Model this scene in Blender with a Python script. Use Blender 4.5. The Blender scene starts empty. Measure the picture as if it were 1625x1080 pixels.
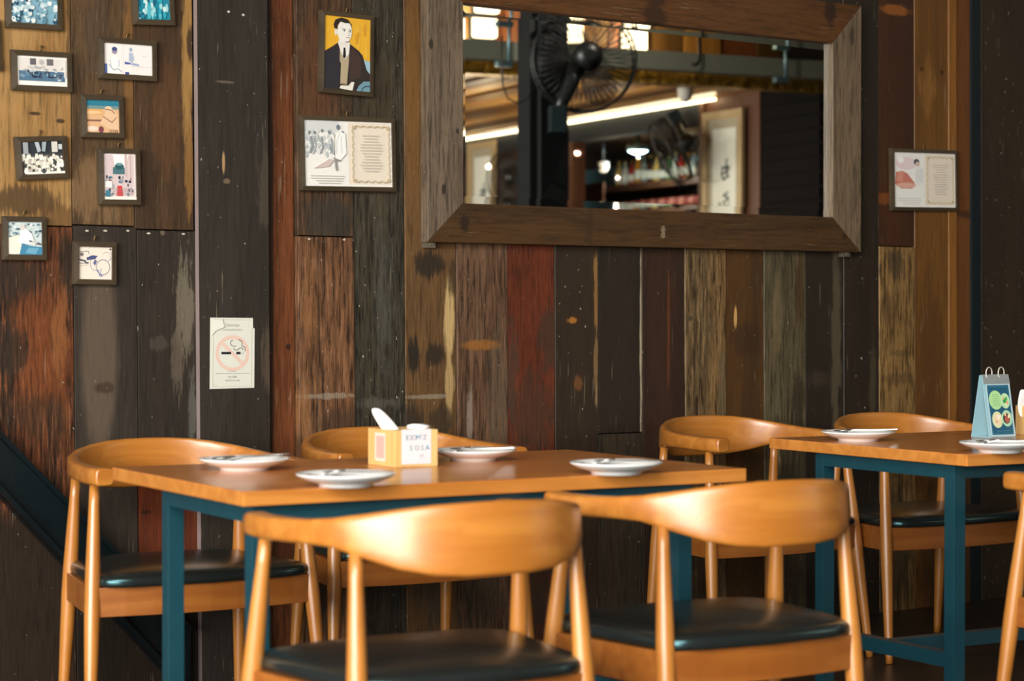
import bpy, bmesh, math, random
from mathutils import Vector, Matrix, Euler
R = math.radians
PI = math.pi
scene = bpy.context.scene
COL = scene.collection

# ------------------------------------------------------------------ camera
FPX, IW, IH, HY = 3337.0, 1625, 1080, 495.0
YAW = 36.6
CAM = Vector((0.0, -5.41, 1.11))
PITCH = math.degrees(math.atan((540 - HY) / FPX))
cd = bpy.data.cameras.new('camera')
cam = bpy.data.objects.new('camera', cd)
COL.objects.link(cam)
cd.sensor_fit = 'HORIZONTAL'
cd.sensor_width = 36
cd.lens = FPX / IW * 36
cam.location = CAM
cam.rotation_euler = (R(90 - PITCH), 0, R(-YAW))
cd.dof.use_dof = True
cd.dof.focus_distance = 6.4
cd.dof.aperture_fstop = 3.4
cd.clip_end = 200
scene.camera = cam

# ------------------------------------------------------------------ world, exposure, big lights
scene.view_settings.view_transform = 'Standard'
scene.view_settings.look = 'None'
scene.view_settings.gamma = 1
scene.view_settings.exposure = 0.0
wd = bpy.data.worlds.new('sky')
scene.world = wd
wd.use_nodes = True
bg = wd.node_tree.nodes['Background']
bg.inputs[0].default_value = (0.80, 0.92, 1.0, 1)
bg.inputs[1].default_value = 0.08


def area(name, loc, rot, sx, sy, power, color):
    d = bpy.data.lights.new(name, 'AREA')
    d.shape = 'RECTANGLE'
    d.size, d.size_y, d.energy, d.color = sx, sy, power, color
    o = bpy.data.objects.new(name, d)
    COL.objects.link(o)
    o.location = loc
    o.rotation_euler = rot
    return o


# daylight through the open left side, plus a steep fill lamp added overhead
area('daylight_left', (-3.55, -5.9, 1.87), (R(90), 0, R(-90)), 7.4, 2.1, 1200, (1.0, 0.98, 0.94))
area('daylight_front', (-1.2, -5.2, 3.75), (Vector((2.0, -2.0, 0.7)) - Vector((-1.2, -5.2, 3.75))).to_track_quat('-Z', 'Y').to_euler(), 4.0, 1.4, 400, (1.0, 0.97, 0.92))

# ------------------------------------------------------------------ pixel helpers (frame 1625 x 1080)
CR = cam.rotation_euler.to_matrix()


def ray(px, py):
    return CR @ Vector(((px - IW / 2) / FPX, -(py - IH / 2) / FPX, -1.0))


def onwall(px, py, y=0.0):
    d = ray(px, py)
    t = (y - CAM.y) / d.y
    return CAM + d * t


def onz(px, py, z):
    d = ray(px, py)
    t = (z - CAM.z) / d.z
    return CAM + d * t


def camxz(X, Z):
    c, s = math.cos(R(YAW)), math.sin(R(YAW))
    return Vector((X * c + Z * s, CAM.y - X * s + Z * c, 0))


def px_scale(px):
    return 0.11016 * (5300 - px)


# ------------------------------------------------------------------ colour + materials
def lin(v):
    v = v / 255.0
    return v / 12.92 if v <= 0.04045 else ((v + 0.055) / 1.055) ** 2.4


def S(r, g, b):
    return (lin(r), lin(g), lin(b), 1.0)


class NT:
    def __init__(self, name):
        self.m = bpy.data.materials.new(name)
        self.m.use_nodes = True
        self.t = self.m.node_tree
        self.bsdf = self.t.nodes['Principled BSDF']

    def n(self, kind, **kw):
        o = self.t.nodes.new(kind)
        for k, v in kw.items():
            setattr(o, k, v)
        return o

    def l(self, a, b):
        self.t.links.new(a, b)

    def math(self, op, a, b=None):
        o = self.n('ShaderNodeMath', operation=op)
        for i, v in enumerate((a, b)):
            if v is None:
                continue
            if isinstance(v, (int, float)):
                o.inputs[i].default_value = v
            else:
                self.l(v, o.inputs[i])
        return o.outputs[0]

    def mix(self, fac, a, b, blend='MIX'):
        o = self.n('ShaderNodeMix', data_type='RGBA', blend_type=blend)
        for sock, v in ((o.inputs[0], fac), (o.inputs[6], a), (o.inputs[7], b)):
            if isinstance(v, (int, float)):
                sock.default_value = v
            elif isinstance(v, tuple):
                sock.default_value = v
            else:
                self.l(v, sock)
        return o.outputs[2]

    def ramp(self, fac, lo, hi):
        o = self.n('ShaderNodeMapRange', interpolation_type='SMOOTHSTEP')
        o.inputs[1].default_value = lo
        o.inputs[2].default_value = hi
        self.l(fac, o.inputs[0])
        return o.outputs[0]

    def coords(self, scale=(1, 1, 1), loc=(0, 0, 0), rot=(0, 0, 0)):
        tc = self.n('ShaderNodeTexCoord')
        mp = self.n('ShaderNodeMapping')
        mp.inputs['Scale'].default_value = scale
        mp.inputs['Location'].default_value = loc
        mp.inputs['Rotation'].default_value = rot
        self.l(tc.outputs['Object'], mp.inputs[0])
        return mp.outputs[0]

    def noise(self, vec, scale=1.0, detail=4.0, rough=0.6, dist=0.0):
        o = self.n('ShaderNodeTexNoise')
        o.inputs['Scale'].default_value = scale
        o.inputs['Detail'].default_value = detail
        o.inputs['Roughness'].default_value = rough
        o.inputs['Distortion'].default_value = dist
        self.l(vec, o.inputs['Vector'])
        return o.outputs[0]

    def bump(self, h, strength=0.3, dist=0.002):
        b = self.n('ShaderNodeBump')
        b.inputs['Strength'].default_value = strength
        b.inputs['Distance'].default_value = dist
        self.l(h, b.inputs['Height'])
        self.l(b.outputs[0], self.bsdf.inputs['Normal'])

    def set(self, **kw):
        for k, v in kw.items():
            self.bsdf.inputs[k.replace('_', ' ')].default_value = v
        return self

    def base(self, sock):
        if isinstance(sock, tuple):
            self.bsdf.inputs['Base Color'].default_value = sock
        else:
            self.l(sock, self.bsdf.inputs['Base Color'])


_cache = {}


def plain(name, col, rough=0.5, metal=0.0, coat=0.0, var=0.12, vscale=30.0, spec=0.5):
    key = (name, col, rough, metal)
    if key in _cache:
        return _cache[key]
    t = NT(name)
    v = t.coords((1, 1, 1))
    f = t.noise(v, vscale, 3)
    t.base(t.mix(f, tuple(c * (1 - var) for c in col[:3]) + (1,), tuple(min(1, c * (1 + var)) for c in col[:3]) + (1,)))
    t.set(Roughness=rough, Metallic=metal)
    t.bsdf.inputs['Coat Weight'].default_value = coat
    t.bsdf.inputs['Specular IOR Level'].default_value = spec
    _cache[key] = t.m
    return t.m


def glow(name, col, strength):
    t = NT(name)
    t.base((0.8, 0.8, 0.8, 1))
    t.bsdf.inputs['Emission Color'].default_value = col
    t.bsdf.inputs['Emission Strength'].default_value = strength
    return t.m


def board_mat(name, c1, c2, seed, grain=0.5, patches=(), specks=0.6, rough=0.55, blotch=(0.4, 0.62), zs=1.0, flat=False):
    """weathered board: two tones in long streaks, fine grain, chips, and stains or painted shade with a place and shape of their own"""
    t = NT(name)
    loc = (seed * 3.17, 0, seed * 1.93)
    if flat:
        base_coords = t.coords
        t.coords = lambda sc=(1, 1, 1), lo=(0, 0, 0), ro=(0, 0, 0): base_coords((sc[2], sc[1], sc[0]), lo, ro)
    v1 = t.coords((9, 9, 0.9 * zs), loc)
    v2 = t.coords((120, 120, 9.0 * zs), loc)
    v3 = t.coords((45, 45, 22), loc)
    v4 = t.coords((46, 46, 3.0 * zs), loc)
    v6 = t.coords((330, 330, 26.0 * zs), loc)
    n1 = t.noise(v1, 1.0, 8, 0.62, 0.6)
    n2 = t.noise(v2, 1.0, 5, 0.65)
    n3 = t.noise(v3, 1.0, 3, 0.55)
    n4 = t.noise(v4, 1.0, 6, 0.68, 0.5)
    n6 = t.noise(v6, 1.0, 3, 0.6)
    col = t.mix(t.ramp(n1, *blotch), c1, c2)
    k = grain
    dark = tuple(c * max(0.08, 1 - 1.0 * k - .25) for c in c1[:3]) + (1,)
    lite = tuple(min(1, c * (1 + 1.7 * k) + .012 * k) for c in c2[:3]) + (1,)
    col = t.mix(t.math('MULTIPLY', t.ramp(n4, 0.50, 0.70), 0.85 * k), col, dark)
    col = t.mix(t.math('MULTIPLY', t.ramp(n2, 0.50, 0.34), 1.1 * k), col, dark)
    col = t.mix(t.math('MULTIPLY', t.ramp(n2, 0.52, 0.66), 0.9 * k), col, lite)
    col = t.mix(t.math('MULTIPLY', t.ramp(n6, 0.56, 0.70), 0.75 * k), col, lite)
    col = t.mix(t.math('MULTIPLY', t.ramp(n6, 0.44, 0.30), 0.8 * k), col, dark)
    if patches:
        tc = t.n('ShaderNodeTexCoord').outputs['Object']
        edge = t.noise(t.coords((26, 26, 9), (seed, 0, seed * 2)), 1.0, 6, 0.7)
        streak = t.noise(t.coords((80, 80, 6), (seed * 2, 0, seed)), 1.0, 5, 0.7)
        for (cx, cz, rx, rz, pc, st, rag) in patches:
            d = t.n('ShaderNodeVectorMath', operation='SUBTRACT')
            t.l(tc, d.inputs[0])
            d.inputs[1].default_value = (cx, 0, cz)
            m = t.n('ShaderNodeVectorMath', operation='MULTIPLY')
            t.l(d.outputs[0], m.inputs[0])
            m.inputs[1].default_value = (1 / rx, 0, 1 / rz)
            ln = t.n('ShaderNodeVectorMath', operation='LENGTH')
            t.l(m.outputs[0], ln.inputs[0])
            dist = t.math('ADD', ln.outputs['Value'], t.math('MULTIPLY', t.math('SUBTRACT', edge, 0.5), 2.8 * rag))
            dist = t.math('ADD', dist, t.math('MULTIPLY', t.math('SUBTRACT', streak, 0.5), 2.6 * rag))
            dist = t.math('ADD', dist, t.math('MULTIPLY', t.math('SUBTRACT', n2, 0.5), 2.0 * rag))
            mask = t.math('MULTIPLY', t.ramp(dist, 1.15, 0.65), st)
            col = t.mix(mask, col, pc)
        fine = t.math('MULTIPLY', t.ramp(n2, 0.50, 0.34), 0.7 * k)
        col = t.mix(fine, col, dark)
        col = t.mix(t.math('MULTIPLY', t.ramp(n6, 0.44, 0.30), 0.5 * k), col, dark)
    n7 = t.noise(t.coords((230, 230, 7), (seed * 4.4, 0, seed), (0, R(7), 0)), 1.0, 1, 0.4)
    n8 = t.noise(t.coords((5, 5, 5), (seed, 0, seed * 9)), 1.0, 2, 0.5)
    col = t.mix(t.math('MULTIPLY', t.math('MULTIPLY', t.ramp(n7, 0.68, 0.73), t.ramp(n8, .5, .65)), 0.5), col, S(150, 136, 112))
    if specks:
        v5 = t.coords((90, 90, 55), (seed * 7.7, 0, seed * 5.1))
        n5 = t.noise(v5, 1.0, 2, 0.5)
        col = t.mix(t.math('MULTIPLY', t.ramp(n5, 0.715, 0.755), specks), col, S(190, 180, 160))
    t.base(col)
    t.set(Roughness=rough)
    t.bsdf.inputs['Specular IOR Level'].default_value = 0.35
    t.bump(t.math('ADD', n2, t.math('MULTIPLY', n1, 0.6)), 0.55, 0.002)
    return t.m


def wood_mat(name, c1, c2, axis=0, rough=0.32, coat=0.5, fine=1.0):
    """clear lacquered wood, grain along the local axis"""
    t = NT(name)
    s = [38.0, 38.0, 38.0]
    s[axis] = 2.2
    s2 = [150.0, 150.0, 150.0]
    s2[axis] = 7.0
    n1 = t.noise(t.coords(tuple(s)), 0.5, 6, 0.55, 0.8)
    n2 = t.noise(t.coords(tuple(s2)), 1.0, 3, 0.6)
    col = t.mix(t.ramp(n1, 0.3, 0.7), c1, c2)
    col = t.mix(t.math('MULTIPLY', t.ramp(n2, 0.42, 0.25), 0.35 * fine), col, tuple(c * 0.55 for c in c1[:3]) + (1,))
    t.base(col)
    t.set(Roughness=rough)
    t.bsdf.inputs['Coat Weight'].default_value = coat
    t.bsdf.inputs['Coat Roughness'].default_value = 0.34
    t.bsdf.inputs['Coat IOR'].default_value = 1.5
    t.bump(n2, 0.06, 0.0005)
    return t.m


M = {}
M['chair'] = wood_mat('honey_wood', S(164, 98, 30), S(186, 120, 46), 0, 0.38, 1.0)
M['chair_leg'] = wood_mat('honey_wood_leg', S(164, 100, 34), S(186, 122, 50), 2, 0.38, 1.0)
M['apron'] = wood_mat('honey_wood_seat_frame', S(134, 74, 22), S(154, 92, 34), 0, 0.42, 0.4)  # deeper tone than the rails, partly painting shade on the seat frames
M['top'] = wood_mat('table_veneer', S(176, 104, 42), S(202, 128, 58), 0, 0.22, 0.3, 0.8)
M['edge'] = wood_mat('table_edge', S(166, 102, 38), S(190, 124, 54), 0, 0.35, 0.3)
M['leather'] = plain('black_leather', (0.012, 0.013, 0.012, 1), 0.25, 0, 0.0, 0.2, 60, 0.8)
M['leather'].node_tree.nodes['Principled BSDF'].inputs['Specular Tint'].default_value = (.38, .90, 1, 1)  # teal of the seat highlights is put into the specular tint
M['teal'] = plain('teal_steel_paint', S(12, 56, 66), 0.42, 0, 0.1, 0.15, 25)
M['china'] = plain('white_china', (0.82, 0.82, 0.79, 1), 0.18, 0, 0.4, 0.01)
M['steel'] = plain('cutlery_steel', (0.55, 0.55, 0.53, 1), 0.22, 1.0, 0, 0.05)
M['box'] = wood_mat('box_wood', S(202, 158, 92), S(216, 178, 116), 2, 0.5, 0.1, 0.6)
M['paper'] = plain('white_paper', (0.86, 0.85, 0.84, 1), 0.7, 0, 0, 0.02)
M['tissue'] = plain('tissue_paper', (0.92, 0.91, 0.9, 1), 0.9, 0, 0, 0.02)
M['frame'] = wood_mat('picture_frame_wood', S(60, 49, 33), S(74, 61, 43), 0, 0.5, 0.1)
M['black'] = plain('black_plastic', (0.008, 0.009, 0.009, 1), 0.4)
M['darksteel'] = plain('dark_steel', S(22, 38, 42), 0.4, 0.1, 0.05, 0.35, 6)
M['chrome'] = plain('chrome', (0.8, 0.78, 0.74, 1), 0.15, 1.0)
M['rail_steel'] = plain('galvanised', S(120, 150, 155), 0.4, 0.5)

# ------------------------------------------------------------------ mesh builder
class MB:
    def __init__(self):
        self.v, self.f, self.mi, self.sm = [], [], [], []

    def add(self, verts, faces, mi=0, smooth=False):
        o = len(self.v)
        self.v += [tuple(p) for p in verts]
        for f in faces:
            self.f.append([o + i for i in f])
            self.mi.append(mi)
            self.sm.append(smooth)
        return self

    def hexa(self, p, mi=0):
        """8 points: bottom ring (0-3) then top ring (4-7)"""
        return self.add(p, [(3, 2, 1, 0), (4, 5, 6, 7), (0, 1, 5, 4), (1, 2, 6, 5), (2, 3, 7, 6), (3, 0, 4, 7)], mi)

    def box(self, x0, x1, y0, y1, z0, z1, mi=0):
        return self.hexa([(x0, y0, z0), (x1, y0, z0), (x1, y1, z0), (x0, y1, z0),
                          (x0, y0, z1), (x1, y0, z1), (x1, y1, z1), (x0, y1, z1)], mi)

    def bar(self, a, b, w, h, mi=0, up=(0, 0, 1)):
        a, b = Vector(a), Vector(b)
        d = (b - a).normalized()
        u = Vector(up)
        s = d.cross(u)
        if s.length < 1e-5:
            s = d.cross(Vector((0, 1, 0)))
        s.normalize()
        u = s.cross(d)
        s, u = s * w / 2, u * h / 2
        return self.hexa([a - s - u, a + s - u, b + s - u, b - s - u, a - s + u, a + s + u, b + s + u, b - s + u], mi)

    def rings(self, rs, mi=0, smooth=True, cap=True, closed=False):
        n = len(rs[0])
        o = len(self.v)
        for r_ in rs:
            self.v += [tuple(p) for p in r_]
        m = len(rs)
        for i in range(m if closed else m - 1):
            j = (i + 1) % m
            for k in range(n):
                k2 = (k + 1) % n
                self.f.append([o + i * n + k, o + i * n + k2, o + j * n + k2, o + j * n + k])
                self.mi.append(mi)
                self.sm.append(smooth)
        if cap and not closed:
            self.f.append([o + k for k in range(n)][::-1])
            self.f.append([o + (m - 1) * n + k for k in range(n)])
            self.mi += [mi, mi]
            self.sm += [False, False]
        return self

    def tube(self, pts, rad, seg=12, mi=0, closed=False, cap=True):
        pts = [Vector(p) for p in pts]
        if not isinstance(rad, (list, tuple)):
            rad = [rad] * len(pts)
        rs = []
        ref = None
        for i, p in enumerate(pts):
            if closed:
                d = pts[(i + 1) % len(pts)] - pts[i - 1]
            else:
                d = pts[min(i + 1, len(pts) - 1)] - pts[max(i - 1, 0)]
            d.normalize()
            if ref is None:
                ref = Vector((0, 0, 1)) if abs(d.z) < 0.9 else Vector((1, 0, 0))
            s = d.cross(ref).normalized()
            u = s.cross(d).normalized()
            ref = u
            rs.append([p + (s * math.cos(2 * PI * k / seg) + u * math.sin(2 * PI * k / seg)) * rad[i] for k in range(seg)])
        return self.rings(rs, mi, True, cap, closed)

    def lathe(self, prof, seg=48, mi=0, c=(0, 0, 0)):
        rs = []
        for (r_, z) in prof:
            r_ = max(r_, 1e-5)
            rs.append([(c[0] + r_ * math.cos(2 * PI * k / seg), c[1] + r_ * math.sin(2 * PI * k / seg), c[2] + z) for k in range(seg)])
        return self.rings(rs, mi, True, True)

    def prism(self, pts, d, mi=0):
        """pts: planar loop; d: extrusion vector"""
        d = Vector(d)
        n = len(pts)
        a = [Vector(p) for p in pts]
        o = len(self.v)
        self.v += [tuple(p) for p in a] + [tuple(p + d) for p in a]
        fs = [[o + i for i in range(n)], [o + n + i for i in range(n)][::-1]]
        for i in range(n):
            j = (i + 1) % n
            fs.append([o + i, o + n + i, o + n + j, o + j])
        for f in fs:
            self.f.append(f)
            self.mi.append(mi)
            self.sm.append(False)
        return self

    def build(self, name, mats, parent=None, bevel=0.0, sub=0, loc=None):
        me = bpy.data.meshes.new(name)
        me.from_pydata(self.v, [], self.f)
        if not isinstance(mats, (list, tuple)):
            mats = [mats]
        for m in mats:
            me.materials.append(m)
        me.polygons.foreach_set('material_index', self.mi)
        me.polygons.foreach_set('use_smooth', self.sm)
        b = bmesh.new()
        b.from_mesh(me)
        bmesh.ops.recalc_face_normals(b, faces=b.faces)
        if bevel:
            es = [e for e in b.edges if len(e.link_faces) == 2 and e.calc_face_angle(0) > 0.6]
            bmesh.ops.bevel(b, geom=es, offset=bevel, segments=2, profile=0.6, affect='EDGES', clamp_overlap=True)
        b.to_mesh(me)
        b.free()
        me.update()
        o = bpy.data.objects.new(name, me)
        COL.objects.link(o)
        if parent:
            o.parent = parent
        if loc:
            o.location = loc
        if sub:
            md = o.modifiers.new('smooth', 'SUBSURF')
            md.levels = md.render_levels = sub
        return o


def thing(name, label, cat, loc=(0, 0, 0), rotz=0.0, group=None, rot=None):
    o = bpy.data.objects.new(name, None)
    o.empty_display_size = 0.1
    COL.objects.link(o)
    o.location = loc
    o.rotation_euler = rot if rot else (0, 0, rotz)
    o['label'] = label
    o['category'] = cat
    if group:
        o['group'] = group
    return o


def tag(o, label, cat, group=None, kind=None):
    o['label'] = label
    o['category'] = cat
    if group:
        o['group'] = group
    if kind:
        o['kind'] = kind
    return o


def struct(o, label=None):
    o['kind'] = 'structure'
    if label:
        o['label'] = label
        o['category'] = o.name.split('_')[0].split('.')[0]
    return o


def copy_tree(o, parent=None):
    c = o.copy()
    COL.objects.link(c)
    if parent:
        c.parent = parent
    for ch in list(o.children):
        copy_tree(ch, c)
    return c


def text_faces(s, size, align='CENTER'):
    """flat text outline as (verts2d, faces)"""
    cu = bpy.data.curves.new('txt', 'FONT')
    cu.body = s
    cu.size = size
    cu.align_x = align
    cu.align_y = 'CENTER'
    cu.resolution_u = 2
    o = bpy.data.objects.new('txt', cu)
    COL.objects.link(o)
    dg = bpy.context.evaluated_depsgraph_get()
    me = bpy.data.meshes.new_from_object(o.evaluated_get(dg))
    vs = [(v.co.x, v.co.y) for v in me.vertices]
    fs = [list(p.vertices) for p in me.polygons]
    bpy.data.objects.remove(o)
    bpy.data.curves.remove(cu)
    bpy.data.meshes.remove(me)
    return vs, fs


class Art:
    """flat print: coloured shapes in a w x h sheet facing -y, each a hair in front of the last"""
    def __init__(self, w, h, y=0.0, facing=-1):
        self.w, self.h, self.y, self.k, self.fc = w, h, y, 0, facing
        self.mb = MB()
        self.mats, self.idx = [], {}

    def mat(self, c, rough=0.55):
        if c not in self.idx:
            self.idx[c] = len(self.mats)
            self.mats.append(plain('print_%02x%02x%02x' % c, S(*c), rough, 0, 0, 0.06, 120))
        return self.idx[c]

    def P(self, x, y):
        return ((x - 0.5) * self.w, self.y + self.fc * self.k * 0.00006, (y - 0.5) * self.h)

    def poly(self, pts, c):
        self.k += 1
        self.mb.add([self.P(*p) for p in pts], [list(range(len(pts)))], self.mat(c))

    def rect(self, x0, y0, x1, y1, c):
        self.poly([(x0, y0), (x1, y0), (x1, y1), (x0, y1)], c)

    def ell(self, cx, cy, rx, ry, c, n=18, rot=0.0):
        ca, sa = math.cos(rot), math.sin(rot)
        pts = []
        for i in range(n):
            a = 2 * PI * i / n
            u, v = rx * math.cos(a), ry * math.sin(a)
            pts.append((cx + u * ca - v * sa, cy + u * sa + v * ca))
        self.poly(pts, c)

    def stroke(self, pts, wd, c):
        """polyline of constant width (fraction of the sheet height)"""
        asp = self.h / self.w
        self.k += 1
        for i in range(len(pts) - 1):
            x0, y0 = pts[i]
            x1, y1 = pts[i + 1]
            dx, dy = (x1 - x0) / asp, (y1 - y0)
            L = math.hypot(dx, dy) or 1
            nx, ny = -dy / L * wd / 2 * asp, dx / L * wd / 2
            ex, ey = dx / L * wd * 0.2 * asp, dy / L * wd * 0.2
            q = [(x0 - ex + nx, y0 - ey + ny), (x0 - ex - nx, y0 - ey - ny), (x1 + ex - nx, y1 + ey - ny), (x1 + ex + nx, y1 + ey + ny)]
            self.mb.add([self.P(*p) for p in q], [[0, 1, 2, 3]], self.mat(c))

    def ring(self, cx, cy, rx, ry, wd, c, n=40, a0=0.0, a1=2 * PI):
        self.k += 1
        vs, fs = [], []
        q = wd / 2
        asp = self.h / self.w
        for i in range(n + 1):
            a = a0 + (a1 - a0) * i / n
            for s in (-1, 1):
                vs.append(self.P(cx + (rx + s * q * asp) * math.cos(a), cy + (ry + s * q) * math.sin(a)))
        for i in range(n):
            fs.append([2 * i, 2 * i + 1, 2 * i + 3, 2 * i + 2])
        self.mb.add(vs, fs, self.mat(c))

    def text(self, s, cx, cy, size, c, align='CENTER'):
        self.k += 1
        vs, fs = text_faces(s, size * self.h, align)
        y = self.y + self.fc * self.k * 0.00006
        ox, oz = (cx - 0.5) * self.w, (cy - 0.5) * self.h
        self.mb.add([(x + ox, y, z + oz) for x, z in vs], fs, self.mat(c))

    def build(self, name, parent):
        o = self.mb.build(name, self.mats, parent)
        return o


# ------------------------------------------------------------------ the wall of salvaged boards
LEAN = 0.006


def wx(px):
    return onwall(px, 450).x


def wz(px, py):
    return onwall(px, py).z


def patch(px, py, rpx, rpy, col, st=0.9, rag=0.5):
    s = px_scale(px)
    p = onwall(px, py)
    return (p.x, p.z, rpx / s * 1.25, rpy / s, S(*col), st, rag)


TOP, BOT = 3.3, 0.0
K = 0.90


def C(r, g, b):
    return S(min(255, r * K), min(255, g * K), min(255, b * K))


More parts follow.
